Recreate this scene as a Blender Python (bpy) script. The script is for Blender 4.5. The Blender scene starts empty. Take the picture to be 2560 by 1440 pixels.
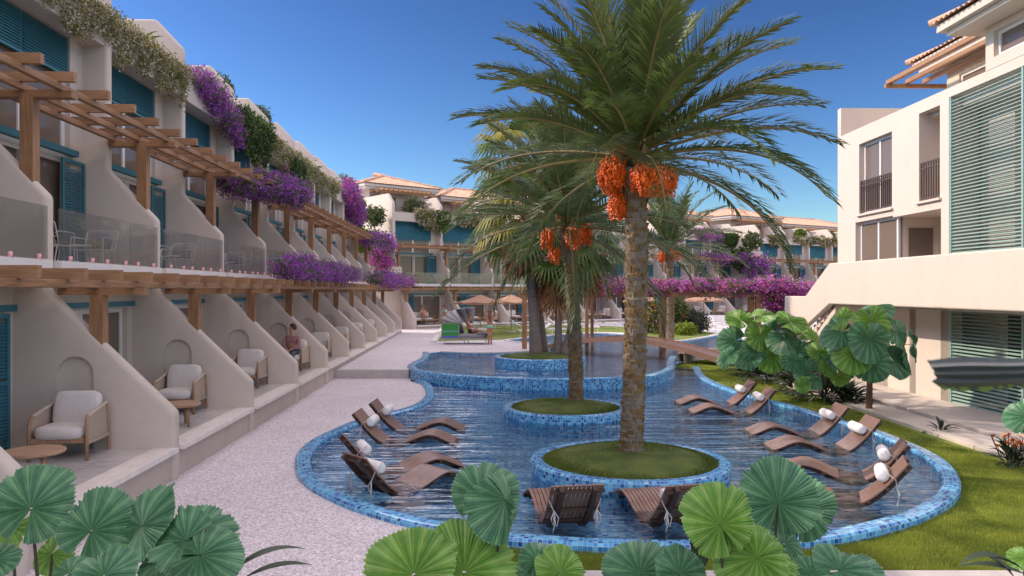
import bpy, bmesh, math, random
import numpy as np
from mathutils import Vector, Matrix, geometry
R = math.radians
random.seed(7)
S = bpy.context.scene
COL = S.collection
F, EZ, HY = 1930.0, 2.98, 726.0          # focal length (px of the 2560 frame), eye height, horizon row

def at(px, py, z):                        # world point at height z seen at a pixel
    y = (EZ - z) * F / (py - HY)
    return Vector(((px - 1280) / F * y, y, z))
def atY(px, py, y):                       # world point at depth y
    return Vector(((px - 1280) / F * y, y, EZ - (py - HY) / F * y))

ORD = ['first', 'second', 'third', 'fourth', 'fifth', 'sixth', 'seventh', 'eighth', 'ninth', 'tenth',
       'eleventh', 'twelfth', 'thirteenth', 'fourteenth']

# ------------------------------------------------------------------ materials
def nodes(m):
    m.use_nodes = True
    nt = m.node_tree
    return nt, nt.nodes, nt.links, nt.nodes['Principled BSDF']

def coords(nt, scale=(1, 1, 1), kind='Object'):
    tc = nt.nodes.new('ShaderNodeTexCoord'); mp = nt.nodes.new('ShaderNodeMapping')
    mp.inputs['Scale'].default_value = scale
    nt.links.new(tc.outputs[kind], mp.inputs['Vector'])
    return mp.outputs['Vector']

def noise(nt, vec, scale, detail=4, rough=.55, dist=0):
    n = nt.nodes.new('ShaderNodeTexNoise')
    n.inputs['Scale'].default_value = scale; n.inputs['Detail'].default_value = detail
    n.inputs['Roughness'].default_value = rough; n.inputs['Distortion'].default_value = dist
    if vec: nt.links.new(vec, n.inputs['Vector'])
    return n.outputs['Fac']

def ramp(nt, fac, stops, interp='LINEAR'):
    r = nt.nodes.new('ShaderNodeValToRGB'); r.color_ramp.interpolation = interp
    els = r.color_ramp.elements
    while len(els) < len(stops): els.new(.5)
    for e, (p, c) in zip(els, stops):
        e.position = p; e.color = (*c, 1)
    nt.links.new(fac, r.inputs['Fac'])
    return r.outputs['Color']

def bump(nt, b, h, strength, dist=.02):
    bn = nt.nodes.new('ShaderNodeBump'); bn.inputs['Strength'].default_value = strength
    bn.inputs['Distance'].default_value = dist
    nt.links.new(h, bn.inputs['Height']); nt.links.new(bn.outputs['Normal'], b.inputs['Normal'])
    return bn

def mul(c, k): return tuple(min(1, x * k) for x in c)

def pm(name, col, rough=.7, var=.12, scale=3., bmp=0, bscale=60., metal=0, stretch=(1, 1, 1), spec=.4, bd=.01, trans=0, col2=None):
    m = bpy.data.materials.new(name)
    nt, N, Lk, b = nodes(m)
    v = coords(nt, stretch)
    f = noise(nt, v, scale, 5)
    c = ramp(nt, f, [(.25, mul(col, 1 - var)), (.75, col2 or mul(col, 1 + var))])
    Lk.new(c, b.inputs['Base Color'])
    b.inputs['Roughness'].default_value = rough; b.inputs['Metallic'].default_value = metal
    b.inputs['Specular IOR Level'].default_value = spec
    if bmp:
        bump(nt, b, noise(nt, v, bscale, 3), bmp, bd)
    if trans:
        t = N.new('ShaderNodeBsdfTranslucent'); mx = N.new('ShaderNodeMixShader'); mx.inputs[0].default_value = trans
        Lk.new(c, t.inputs['Color']); Lk.new(b.outputs[0], mx.inputs[1]); Lk.new(t.outputs[0], mx.inputs[2])
        Lk.new(mx.outputs[0], N['Material Output'].inputs['Surface'])
    return m

def wood(name, c1, c2, axis, rough=.6):
    m = bpy.data.materials.new(name); nt, N, Lk, b = nodes(m)
    st = [9, 9, 9]; st[axis] = .8
    v = coords(nt, st)
    f = noise(nt, v, 2.2, 6, .6, 1.0)
    st2 = [60, 60, 60]; st2[axis] = 3
    f2 = noise(nt, coords(nt, st2), 1.5, 3)
    mx = N.new('ShaderNodeMath'); mx.operation = 'MULTIPLY_ADD'; mx.inputs[1].default_value = .3
    Lk.new(f2, mx.inputs[0]); Lk.new(f, mx.inputs[2])
    oi = N.new('ShaderNodeObjectInfo')
    mr = N.new('ShaderNodeMath'); mr.operation = 'MULTIPLY_ADD'; mr.inputs[1].default_value = .18
    Lk.new(oi.outputs['Random'], mr.inputs[0]); Lk.new(mx.outputs[0], mr.inputs[2])
    c = ramp(nt, mr.outputs[0], [(.42, c1), (.66, tuple((a + d) / 2 for a, d in zip(c1, c2))), (.9, c2)])
    Lk.new(c, b.inputs['Base Color']); b.inputs['Roughness'].default_value = rough
    bump(nt, b, mx.outputs[0], .35, .01)
    return m

M = {}
def build_materials():
    def plaster(name, col):
        m = bpy.data.materials.new(name); nt, N, Lk, b = nodes(m)
        v = coords(nt)
        big = noise(nt, v, .55, 6, .65); fine = noise(nt, v, 7, 5)
        st = noise(nt, coords(nt, (3.5, 3.5, .35)), 1.2, 4, .6)
        a = N.new('ShaderNodeMath'); a.operation = 'MULTIPLY_ADD'; a.inputs[1].default_value = .35
        Lk.new(fine, a.inputs[0]); Lk.new(big, a.inputs[2])
        a2 = N.new('ShaderNodeMath'); a2.operation = 'MULTIPLY_ADD'; a2.inputs[1].default_value = .45
        Lk.new(st, a2.inputs[0]); Lk.new(a.outputs[0], a2.inputs[2])
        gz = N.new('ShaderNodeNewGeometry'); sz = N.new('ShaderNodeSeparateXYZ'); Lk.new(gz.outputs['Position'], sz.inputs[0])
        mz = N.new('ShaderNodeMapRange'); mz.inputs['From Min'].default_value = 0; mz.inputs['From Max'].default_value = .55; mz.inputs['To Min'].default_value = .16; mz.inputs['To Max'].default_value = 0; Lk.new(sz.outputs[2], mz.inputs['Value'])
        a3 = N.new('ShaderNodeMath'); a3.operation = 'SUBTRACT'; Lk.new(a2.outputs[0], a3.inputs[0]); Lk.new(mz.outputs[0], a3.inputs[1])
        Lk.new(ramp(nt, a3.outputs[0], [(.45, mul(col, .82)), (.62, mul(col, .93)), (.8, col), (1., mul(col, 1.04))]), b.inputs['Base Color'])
        b.inputs['Roughness'].default_value = .85; b.inputs['Specular IOR Level'].default_value = .2
        bump(nt, b, noise(nt, v, 45, 5, .6), .25, .006)
        return m
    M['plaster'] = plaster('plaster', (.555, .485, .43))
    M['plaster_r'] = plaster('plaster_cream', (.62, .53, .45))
    M['room_shade'] = pm('room_shade', (.10, .07, .055), .9, .1)
    M['room'] = pm('room_wall', (.50, .42, .36), .9, .05)
    M['trim'] = pm('stone_trim', (.62, .56, .52), .6, .08, 6, .1)
    M['marble'] = pm('marble_edge', (.74, .68, .64), .45, .12, 4, .08, 30, stretch=(1, 2, 1))
    # terrace pavers
    m = bpy.data.materials.new('terrace_paver'); nt, N, Lk, b = nodes(m)
    v = coords(nt)
    br = N.new('ShaderNodeTexBrick'); Lk.new(v, br.inputs['Vector'])
    br.inputs['Scale'].default_value = 1; br.inputs['Brick Width'].default_value = 1.2; br.inputs['Row Height'].default_value = .6
    br.inputs['Mortar Size'].default_value = .005; br.inputs['Color1'].default_value = (.48, .46, .46, 1); br.inputs['Color2'].default_value = (.60, .57, .56, 1)
    br.inputs['Mortar'].default_value = (.2, .19, .19, 1)
    mx = N.new('ShaderNodeMixRGB'); mx.blend_type = 'MULTIPLY'; mx.inputs[0].default_value = .8
    Lk.new(br.outputs['Color'], mx.inputs[1]); Lk.new(ramp(nt, noise(nt, coords(nt, (2.5, .8, 1)), 2.5, 6, .65, 1.5), [(.3, (.6, .6, .62)), (.55, (.95, .94, .93)), (.7, (1, 1, 1))]), mx.inputs[2])
    Lk.new(mx.outputs[0], b.inputs['Base Color']); b.inputs['Roughness'].default_value = .4
    M['paver'] = m
    # gravel
    m = bpy.data.materials.new('gravel'); nt, N, Lk, b = nodes(m)
    v = coords(nt)
    vo = N.new('ShaderNodeTexVoronoi'); vo.inputs['Scale'].default_value = 42; Lk.new(v, vo.inputs['Vector'])
    rgb = N.new('ShaderNodeSeparateColor'); Lk.new(vo.outputs['Color'], rgb.inputs[0])
    c1 = ramp(nt, rgb.outputs[0], [(0, (.48, .42, .45)), (.25, (.67, .62, .65)), (.6, (.79, .75, .78)), (1, (.93, .90, .93))])
    dm = ramp(nt, vo.outputs['Distance'], [(.25, (1, 1, 1)), (.75, (.55, .52, .53))])
    mx = N.new('ShaderNodeMixRGB'); mx.blend_type = 'MULTIPLY'; mx.inputs[0].default_value = .6
    Lk.new(c1, mx.inputs[1]); Lk.new(dm, mx.inputs[2])
    mx2 = N.new('ShaderNodeMixRGB'); mx2.blend_type = 'MULTIPLY'; mx2.inputs[0].default_value = 1
    Lk.new(mx.outputs[0], mx2.inputs[1]); Lk.new(ramp(nt, noise(nt, v, .5, 6, .6), [(.3, (.86, .85, .85)), (.7, (1, 1, 1))]), mx2.inputs[2])
    Lk.new(mx2.outputs[0], b.inputs['Base Color']); b.inputs['Roughness'].default_value = .9
    bump(nt, b, vo.outputs['Distance'], -.8, .02)
    M['gravel'] = m
    # grass
    m = bpy.data.materials.new('turf'); nt, N, Lk, b = nodes(m)
    v = coords(nt)
    a = N.new('ShaderNodeMath'); a.operation = 'MULTIPLY_ADD'; a.inputs[1].default_value = .5
    Lk.new(noise(nt, v, 70, 4), a.inputs[0]); Lk.new(noise(nt, v, 1.3, 6, .65), a.inputs[2])
    Lk.new(ramp(nt, a.outputs[0], [(.45, (.05, .10, .014)), (.7, (.13, .20, .025)), (.95, (.28, .30, .05))]), b.inputs['Base Color'])
    b.inputs['Roughness'].default_value = .9; bump(nt, b, noise(nt, v, 120, 3), .9, .03)
    M['turf'] = m
    M['blade_shade'] = pm('shaded_turf_blade', (.085, .145, .022), .6, .35, 1.2, trans=.35, col2=(.20, .25, .045))  # planter blades: lawn grass darkened in colour for the shade there
    M['turf_bed'] = pm('shaded_turf', (.06, .10, .015), .9, .35, 2.2, .6, 90, col2=(.13, .17, .03))  # planter turf with the shade put into its colour
    M['blade'] = pm('grass_blade', (.15, .24, .03), .6, .35, 1.2, trans=.45, col2=(.40, .45, .07))
    M['earth'] = pm('earth', (.16, .15, .08), .95, .2, .3, .2)
    M['concrete'] = pm('concrete', (.47, .44, .42), .8, .12, 2.5, .15, 80)
    M['paving'] = pm('pale_paving', (.56, .50, .44), .75, .14, 2, .12, 40)
    # mosaic tiles: uv in metres
    def mosaic(name, kind, tile=.058, pale=False):
        m = bpy.data.materials.new(name); nt, N, Lk, b = nodes(m)
        tc = N.new('ShaderNodeTexCoord'); sc = N.new('ShaderNodeVectorMath'); sc.operation = 'SCALE'; sc.inputs['Scale'].default_value = 1 / tile
        Lk.new(tc.outputs[kind], sc.inputs[0])
        fl = N.new('ShaderNodeVectorMath'); fl.operation = 'FLOOR'; Lk.new(sc.outputs[0], fl.inputs[0])
        fr = N.new('ShaderNodeVectorMath'); fr.operation = 'FRACTION'; Lk.new(sc.outputs[0], fr.inputs[0])
        wn = N.new('ShaderNodeTexWhiteNoise'); wn.noise_dimensions = '2D'; Lk.new(fl.outputs[0], wn.inputs['Vector'])
        tcol = ramp(nt, wn.outputs['Value'], [(0, (.012, .06, .25)), (.1, (.02, .13, .42)), (.28, (.04, .26, .62)), (.55, (.08, .40, .76)), (.85, (.15, .54, .84)), (1, (.24, .66, .86))] if not pale else [(0, (.06, .22, .55)), (.12, (.10, .36, .74)), (.4, (.22, .58, .93)), (.75, (.36, .72, .97)), (1, (.55, .85, .97))])
        sx = N.new('ShaderNodeSeparateXYZ'); Lk.new(fr.outputs[0], sx.inputs[0])
        def edge(o):
            s = N.new('ShaderNodeMath'); s.operation = 'SUBTRACT'; s.inputs[1].default_value = .5; Lk.new(o, s.inputs[0])
            ab = N.new('ShaderNodeMath'); ab.operation = 'ABSOLUTE'; Lk.new(s.outputs[0], ab.inputs[0]); return ab.outputs[0]
        mxx = N.new('ShaderNodeMath'); mxx.operation = 'MAXIMUM'; Lk.new(edge(sx.outputs[0]), mxx.inputs[0]); Lk.new(edge(sx.outputs[1]), mxx.inputs[1])
        gr = N.new('ShaderNodeMath'); gr.operation = 'GREATER_THAN'; gr.inputs[1].default_value = .45; Lk.new(mxx.outputs[0], gr.inputs[0])
        mx = N.new('ShaderNodeMixRGB'); Lk.new(gr.outputs[0], mx.inputs[0]); Lk.new(tcol, mx.inputs[1]); mx.inputs[2].default_value = (.45, .56, .62, 1)
        nz = N.new('ShaderNodeMixRGB'); nz.blend_type = 'MULTIPLY'; nz.inputs[0].default_value = .5
        Lk.new(mx.outputs[0], nz.inputs[1]); Lk.new(ramp(nt, noise(nt, coords(nt), 1.6, 5), [(.3, (.6, .65, .7)), (.7, (1, 1, 1))]), nz.inputs[2])
        Lk.new(nz.outputs[0], b.inputs['Base Color']); b.inputs['Roughness'].default_value = .14
        iv = N.new('ShaderNodeMath'); iv.operation = 'SUBTRACT'; iv.inputs[0].default_value = 1; Lk.new(gr.outputs[0], iv.inputs[1])
        bump(nt, b, iv.outputs[0], .4, .003)
        return m
    M['mosaic'] = mosaic('mosaic_uv', 'UV'); M['mosaic_floor'] = mosaic('mosaic_floor', 'Object', .075, True)
    # water
    def water(name, sc, strength, tint, rot=0.):
        m = bpy.data.materials.new(name); m.use_nodes = True; nt = m.node_tree; N = nt.nodes; Lk = nt.links
        N.remove(N['Principled BSDF']); out = N['Material Output']
        tc = N.new('ShaderNodeTexCoord'); mp = N.new('ShaderNodeMapping'); mp.inputs['Scale'].default_value = (.2, 1.1, 1); mp.inputs['Rotation'].default_value = (0, 0, rot)
        Lk.new(tc.outputs['Object'], mp.inputs['Vector'])
        n1 = noise(nt, mp.outputs[0], sc, 2, .45, .9); n2 = noise(nt, mp.outputs[0], sc * 3.1, 3, .5, .4)
        a = N.new('ShaderNodeMath'); a.operation = 'MULTIPLY_ADD'; a.inputs[1].default_value = .35; Lk.new(n2, a.inputs[0]); Lk.new(n1, a.inputs[2])
        bn = N.new('ShaderNodeBump'); bn.inputs['Strength'].default_value = 1; bn.inputs['Distance'].default_value = strength; Lk.new(a.outputs[0], bn.inputs['Height'])
        fr = N.new('ShaderNodeFresnel'); fr.inputs['IOR'].default_value = 1.44; Lk.new(bn.outputs[0], fr.inputs['Normal'])
        g = N.new('ShaderNodeBsdfGlossy'); g.inputs['Roughness'].default_value = .07; Lk.new(bn.outputs[0], g.inputs['Normal'])
        t = N.new('ShaderNodeBsdfTransparent'); t.inputs['Color'].default_value = (*tint, 1)
        mx = N.new('ShaderNodeMixShader'); Lk.new(fr.outputs[0], mx.inputs[0]); Lk.new(t.outputs[0], mx.inputs[1]); Lk.new(g.outputs[0], mx.inputs[2])
        Lk.new(mx.outputs[0], out.inputs['Surface'])
        return m
    M['water'] = water('pool_water', 1.7, .11, (.93, .98, 1), R(-8))
    M['water2'] = water('upper_pool_water', 2.6, .045, (.9, .96, 1), R(3))
    # glass
    def glass(name, tint, mixf, rough=.02, body=(.2, .17, .15), sp=.35):
        m = bpy.data.materials.new(name); nt, N, Lk, b = nodes(m)
        b.inputs['Base Color'].default_value = (*body, 1); b.inputs['Roughness'].default_value = rough; b.inputs['Specular IOR Level'].default_value = sp
        t = N.new('ShaderNodeBsdfTransparent'); t.inputs['Color'].default_value = (*tint, 1)
        mx = N.new('ShaderNodeMixShader'); mx.inputs[0].default_value = mixf
        Lk.new(t.outputs[0], mx.inputs[1]); Lk.new(b.outputs[0], mx.inputs[2]); Lk.new(mx.outputs[0], N['Material Output'].inputs['Surface'])
        return m
    M['pane'] = glass('window_glass', (.9, .88, .86), .7, .03, (.24, .185, .15))
    M['rail_glass'] = glass('balustrade_glass', (.88, .89, .89), .27, .02, (.22, .21, .2), 1.2)
    M['white'] = pm('white_paint', (.72, .70, .69), .45, .04)
    M['frame_beige'] = pm('beige_frame', (.56, .48, .42), .5, .05)
    M['teal'] = pm('teal_paint', (.035, .16, .215), .5, .14, 3, stretch=(1, 1, 6))
    M['teal_light'] = pm('teal_blind', (.045, .19, .25), .65, .1, 2)
    M['sage'] = pm('sage_metal', (.27, .40, .36), .45, .08)
    M['pink'] = pm('pink_clamp', (.8, .42, .42), .4, .05)
    M['clamp'] = M['pink']
    M['curtain'] = pm('linen_curtain', (.42, .34, .28), .9, .1, 12, stretch=(6, 6, .3))
    M['wood_x'] = wood('oak_x', (.17, .08, .038), (.38, .21, .105), 0)
    M['wood_y'] = wood('oak_y', (.17, .08, .038), (.38, .21, .105), 1)
    M['wood_z'] = wood('oak_z', (.16, .075, .035), (.37, .2, .1), 2)
    M['teak'] = wood('teak', (.20, .11, .06), (.40, .25, .15), 2)
    M['teak_top'] = wood('teak_top', (.20, .11, .06), (.42, .27, .17), 0)
    M['slat'] = wood('lounger_slat', (.12, .066, .05), (.31, .185, .14), 0, .36)
    M['slat_dark'] = pm('lounger_rib', (.07, .04, .03), .6, .2)
    M['fabric'] = pm('cream_fabric', (.64, .60, .57), .95, .06, 25, .3, 250)
    M['fabric_grey'] = pm('grey_fabric', (.30, .29, .31), .95, .12, 12, .3, 200)
    M['canopy_grey'] = pm('grey_canvas', (.38, .38, .41), .95, .1, 5, .3, 30)
    M['cushion_dark'] = pm('charcoal_cushion', (.07, .075, .09), .95, .15, 10)
    M['towel'] = pm('blue_grey_towel', (.25, .29, .36), .95, .15, 14, .3, 100)
    M['pillow'] = pm('white_pillow', (.78, .77, .76), .9, .03, 8, .15, 120)
    M['rope'] = pm('pale_rope', (.55, .54, .52), .9, .1)
    M['cane'] = pm('woven_cane', (.42, .33, .27), .85, .2, 70, .4, 130)
    M['linen_wrap'] = pm('pale_wrap', (.52, .43, .35), .9, .15, 60, .3, 120)
    M['wire'] = pm('white_wire', (.75, .75, .76), .35, .02)
    M['seatpad'] = pm('taupe_pad', (.20, .17, .15), .95, .1)
    M['tile'] = pm('terracotta', (.58, .31, .19), .8, .3, 2.6, .2, 20, col2=(.74, .50, .36))
    M['parasol'] = pm('thatch_canvas', (.34, .20, .13), .9, .3, 22, .4, 60)
    M['bark_date'] = pm('date_palm_bark', (.17, .12, .08), .9, .45, 6, .6, 30, col2=(.30, .27, .22))
    M['boot'] = pm('palm_boot', (.16, .10, .04), .85, .35, 9, .4, 50, col2=(.26, .175, .08))
    M['boot2'] = pm('palm_boot_grey', (.19, .16, .125), .85, .35, 9, .4, 50)
    M['bark_fan'] = pm('fan_palm_bark', (.20, .165, .15), .9, .25, 3, .5, 20, stretch=(1, 1, 5))
    M['bark'] = pm('brown_bark', (.21, .12, .075), .9, .25, 5, .5, 40, stretch=(1, 1, 3))
    M['frond'] = pm('date_frond', (.06, .115, .03), .45, .4, 1.4, trans=.32, col2=(.15, .20, .05))
    M['frond2'] = pm('date_frond_blue', (.06, .12, .06), .45, .3, 1.4, trans=.3, col2=(.14, .19, .06))
    M['rachis'] = pm('frond_rib', (.28, .22, .09), .5, .2)
    M['fan'] = pm('fan_leaf', (.04, .10, .02), .5, .4, 1.6, trans=.3, col2=(.13, .20, .03))
    M['fan_yellow'] = pm('fan_leaf_yellow', (.30, .28, .05), .5, .3, 1.6, trans=.35)
    M['dead'] = pm('dead_leaf', (.38, .19, .085), .8, .45, 4, trans=.15)
    M['fruit'] = pm('orange_dates', (.80, .14, .012), .4, .35, 9)
    M['lic'] = pm('licuala_dark', (.06, .20, .10), .4, .35, 2.5, spec=.5, trans=.25, col2=(.11, .29, .13))
    M['lic_b'] = pm('licuala_bright', (.13, .32, .05), .42, .3, 2.5, spec=.5, trans=.35, col2=(.24, .44, .07))
    M['lic_rib'] = pm('licuala_rib', (.12, .29, .15), .4, .25, 2.5, spec=.5, trans=.25, col2=(.19, .38, .19)); M['lic_deep'] = pm('licuala_groove', (.035, .14, .07), .4, .25, 2.5, spec=.5, trans=.2)
    M['lic_b_rib'] = pm('licuala_bright_rib', (.24, .44, .10), .42, .25, 2.5, spec=.5, trans=.35, col2=(.34, .54, .14)); M['lic_b_deep'] = pm('licuala_bright_groove', (.08, .24, .035), .42, .25, 2.5, spec=.5, trans=.3)
    M['lic_stem'] = pm('licuala_stem', (.05, .05, .03), .6, .2)
    M['paddle'] = pm('paddle_leaf', (.035, .06, .028), .4, .3, 4, trans=.15)
    M['paddle_grey'] = pm('grey_green_leaf', (.055, .07, .065), .5, .25, 4, .3, 30, trans=.1)
    M['leaf'] = pm('green_leaf', (.05, .12, .02), .6, .4, 2.5, trans=.3, col2=(.12, .2, .04))
    M['leaf_lime'] = pm('lime_leaf', (.19, .26, .025), .6, .3, 3, trans=.35)
    M['leaf_olive'] = pm('olive_leaf', (.11, .13, .06), .7, .3, 3, trans=.2)
    M['leaf_dark'] = pm('dark_leaf', (.05, .055, .045), .7, .3, 3, trans=.2)
    M['bract'] = pm('purple_bract', (.34, .06, .50), .7, .35, 5, trans=.4, col2=(.52, .15, .68))
    M['bract_pink'] = pm('magenta_bract', (.60, .07, .42), .7, .3, 5, trans=.35, col2=(.78, .2, .5))
    M['whitefl'] = pm('cream_blossom', (.52, .46, .37), .8, .25, 8, trans=.2)
    M['khaki'] = pm('khaki_leaf', (.24, .21, .06), .8, .35, 6, trans=.25)
    M['orangefl'] = pm('orange_blossom', (.75, .22, .03), .6, .3, 6)
    M['metal_dark'] = pm('bronze_rail', (.09, .065, .055), .5, .1)
    M['plinth'] = pm('base_wall', (.50, .42, .37), .85, .08, 2, .1)
    M['skin'] = pm('skin', (.45, .24, .16), .55, .06)
    M['skin_tan'] = pm('skin_tan', (.42, .20, .12), .5, .06)
    M['hair'] = pm('dark_hair', (.05, .03, .02), .7, .2)
    M['hair_brown'] = pm('brown_hair', (.16, .08, .04), .7, .2)
    M['shirt_pink'] = pm('dusty_pink_shirt', (.36, .17, .17), .85, .1, 8, .3, 40)
    M['shirt_mint'] = pm('mint_shirt', (.42, .52, .45), .85, .08)
    M['jeans'] = pm('blue_jeans', (.07, .09, .13), .85, .25, 14)
    M['trouser_pale'] = pm('pale_trousers', (.55, .48, .42), .85, .08)
    M['mint'] = pm('mint_bikini', (.22, .62, .42), .6, .05)
    M['black'] = pm('black_cloth', (.02, .02, .022), .8, .1)
    M['belt'] = M['black']
    M['stripe_green'] = pm('green_weave', (.05, .27, .06), .7, .2, 40)
    M['stripe_blue'] = pm('blue_weave', (.10, .15, .65), .7, .2, 40)
    M['stripe_mid'] = pm('teal_weave', (.12, .35, .3), .7, .2, 40)
    M['table_stone'] = pm('white_stone', (.62, .58, .55), .5, .06)

# ------------------------------------------------------------------ mesh builder
class MB:
    def __init__(s): s.v = []; s.f = []; s.m = []; s.uv = None
    def add(s, vs, fs, mi=0):
        o = len(s.v); s.v += [tuple(v) for v in vs]
        for f in fs: s.f.append([i + o for i in f]); s.m.append(mi)
    def box(s, x0, x1, y0, y1, z0, z1, mi=0):
        s.add([(x0, y0, z0), (x1, y0, z0), (x1, y1, z0), (x0, y1, z0), (x0, y0, z1), (x1, y0, z1), (x1, y1, z1), (x0, y1, z1)],
              [(0, 3, 2, 1), (4, 5, 6, 7), (0, 1, 5, 4), (1, 2, 6, 5), (2, 3, 7, 6), (3, 0, 4, 7)], mi)
    def prism(s, poly, axis, a0, a1, mi=0):     # polygon (p,q) extruded along axis
        def P(p, q, a):
            return (a, p, q) if axis == 0 else (p, a, q) if axis == 1 else (p, q, a)
        n = len(poly)
        vs = [P(p, q, a0) for p, q in poly] + [P(p, q, a1) for p, q in poly]
        s.add(vs, [list(range(n - 1, -1, -1)), list(range(n, 2 * n))] + [(i, (i + 1) % n, n + (i + 1) % n, n + i) for i in range(n)], mi)
    def bar(s, a, b, w, h=None, mi=0, up=(0, 0, 1)):
        a = Vector(a); b = Vector(b); h = h or w; d = (b - a).normalized(); u = Vector(up)
        if abs(d.dot(u)) > .98: u = Vector((1, 0, 0))
        r = d.cross(u).normalized() * (w / 2); u = r.cross(d).normalized() * (h / 2)
        vs = [p + sx * r + sy * u for p in (a, b) for sx, sy in ((-1, -1), (1, -1), (1, 1), (-1, 1))]
        s.add(vs, [(0, 1, 2, 3), (7, 6, 5, 4), (0, 4, 5, 1), (1, 5, 6, 2), (2, 6, 7, 3), (3, 7, 4, 0)], mi)
    def tube(s, pts, r, n=6, mi=0, cap=True):
        pts = [Vector(p) for p in pts]; rs = r if isinstance(r, (list, tuple)) else [r] * len(pts); rings = []
        u = None
        for i, p in enumerate(pts):
            d = (pts[min(i + 1, len(pts) - 1)] - pts[max(i - 1, 0)]).normalized()
            if u is None:
                u = Vector((0, 0, 1)) if abs(d.z) < .9 else Vector((1, 0, 0))
            w = d.cross(u).normalized(); u = w.cross(d).normalized()
            rings.append([p + (math.cos(2 * math.pi * k / n) * w + math.sin(2 * math.pi * k / n) * u) * rs[i] for k in range(n)])
        vs = [q for g in rings for q in g]
        fs = [(i * n + k, i * n + (k + 1) % n, (i + 1) * n + (k + 1) % n, (i + 1) * n + k) for i in range(len(pts) - 1) for k in range(n)]
        if cap: fs += [list(range(n - 1, -1, -1)), [(len(pts) - 1) * n + k for k in range(n)]]
        s.add(vs, fs, mi)
    def lathe(s, prof, n=24, c=(0, 0, 0), mi=0):   # (r,z)
        vs = [(c[0] + r * math.cos(2 * math.pi * k / n), c[1] + r * math.sin(2 * math.pi * k / n), c[2] + z) for r, z in prof for k in range(n)]
        fs = [(i * n + k, i * n + (k + 1) % n, (i + 1) * n + (k + 1) % n, (i + 1) * n + k) for i in range(len(prof) - 1) for k in range(n)]
        s.add(vs, fs, mi)
    def cushion(s, c, size, rot=None, mi=0, p=4.0, nu=14, nv=8):  # superellipsoid
        hx, hy, hz = (k / 2 for k in size); vs = []
        def sp(a, e): return math.copysign(abs(a) ** e, a)
        e = 2 / p
        for j in range(nv + 1):
            ph = -math.pi / 2 + math.pi * j / nv
            for i in range(nu):
                th = 2 * math.pi * i / nu
                v = Vector((hx * sp(math.cos(ph), e) * sp(math.cos(th), e), hy * sp(math.cos(ph), e) * sp(math.sin(th), e), hz * sp(math.sin(ph), e)))
                if rot: v = rot @ v
                vs.append(v + Vector(c))
        s.add(vs, [(j * nu + i, j * nu + (i + 1) % nu, (j + 1) * nu + (i + 1) % nu, (j + 1) * nu + i) for j in range(nv) for i in range(nu)], mi)
    def mesh(s, name, mats, smooth=False):
        me = bpy.data.meshes.new(name); me.from_pydata(s.v, [], s.f)
        for m in (mats if isinstance(mats, (list, tuple)) else [mats]): me.materials.append(M[m] if isinstance(m, str) else m)
        if any(s.m): me.polygons.foreach_set('material_index', s.m)
        if s.uv:
            ul = me.uv_layers.new(name='UVMap'); flat = []
            for f in s.f:
                for i in f: flat += s.uv[i]
            ul.data.foreach_set('uv', flat)
        if smooth: me.polygons.foreach_set('use_smooth', [True] * len(s.f))
        me.update(); return me
    def build(s, name, mats, parent=None, smooth=False, bevel=0, loc=None, sub=0):
        o = bpy.data.objects.new(name, s.mesh(name, mats, smooth)); COL.objects.link(o)
        if parent: o.parent = parent
        if loc: o.location = loc
        if bevel:
            b = o.modifiers.new('bevel', 'BEVEL'); b.width = bevel; b.segments = 2; b.limit_method = 'ANGLE'
        return o

def put(me, name, parent=None, loc=(0, 0, 0), rz=0):
    o = bpy.data.objects.new(name, me); COL.objects.link(o)
    if parent: o.parent = parent
    o.location = loc; o.rotation_euler = (0, 0, rz); return o

def tag(o, label=None, cat=None, group=None, kind=None):
    if label: o['label'] = label
    if cat: o['category'] = cat
    if group: o['group'] = group
    if kind: o['kind'] = kind
    return o

def empty(name, loc=(0, 0, 0), rz=0, label=None, cat=None, group=None):
    o = bpy.data.objects.new(name, None); COL.objects.link(o); o.location = loc; o.rotation_euler = (0, 0, rz)
    o.empty_display_size = .2
    return tag(o, label, cat, group)

KIDS = {}
def copy_tree(o, loc=None, rz=None, label=None, parent=None, scale=None):
    c = o.copy(); COL.objects.link(c)
    if parent: c.parent = parent
    if loc is not None: c.location = loc
    if rz is not None: c.rotation_euler = (0, 0, rz)
    if scale: c.scale = (scale,) * 3
    if label: c['label'] = label
    if o not in KIDS: KIDS[o] = [k for k in bpy.data.objects if k.parent == o]
    for k in KIDS[o]: copy_tree(k, parent=c)
    return c

def offset_path(pts, d, closed=True):      # offset to the left of travel
    n = len(pts); out = []
    for i in range(n):
        a = pts[i - 1] if (closed or i > 0) else pts[i]; b = pts[(i + 1) % n] if (closed or i < n - 1) else pts[i]
        t = Vector((b[0] - a[0], b[1] - a[1])).normalized()
        out.append((pts[i][0] - t.y * d, pts[i][1] + t.x * d))
    return out

def smooth_path(pts, closed=True, k=5):    # Catmull-Rom through the points
    n = len(pts); out = []
    for i in range(n if closed else n - 1):
        g = [Vector(pts[(i + j) % n] if closed else pts[max(0, min(n - 1, i + j))]) for j in (-1, 0, 1, 2)]
        for q in range(k):
            t = q / k
            out.append(tuple(.5 * ((2 * g[1]) + (-g[0] + g[2]) * t + (2 * g[0] - 5 * g[1] + 4 * g[2] - g[3]) * t * t + (-g[0] + 3 * g[1] - 3 * g[2] + g[3]) * t ** 3)))
    if not closed: out.append(tuple(pts[-1]))
    return out

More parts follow.
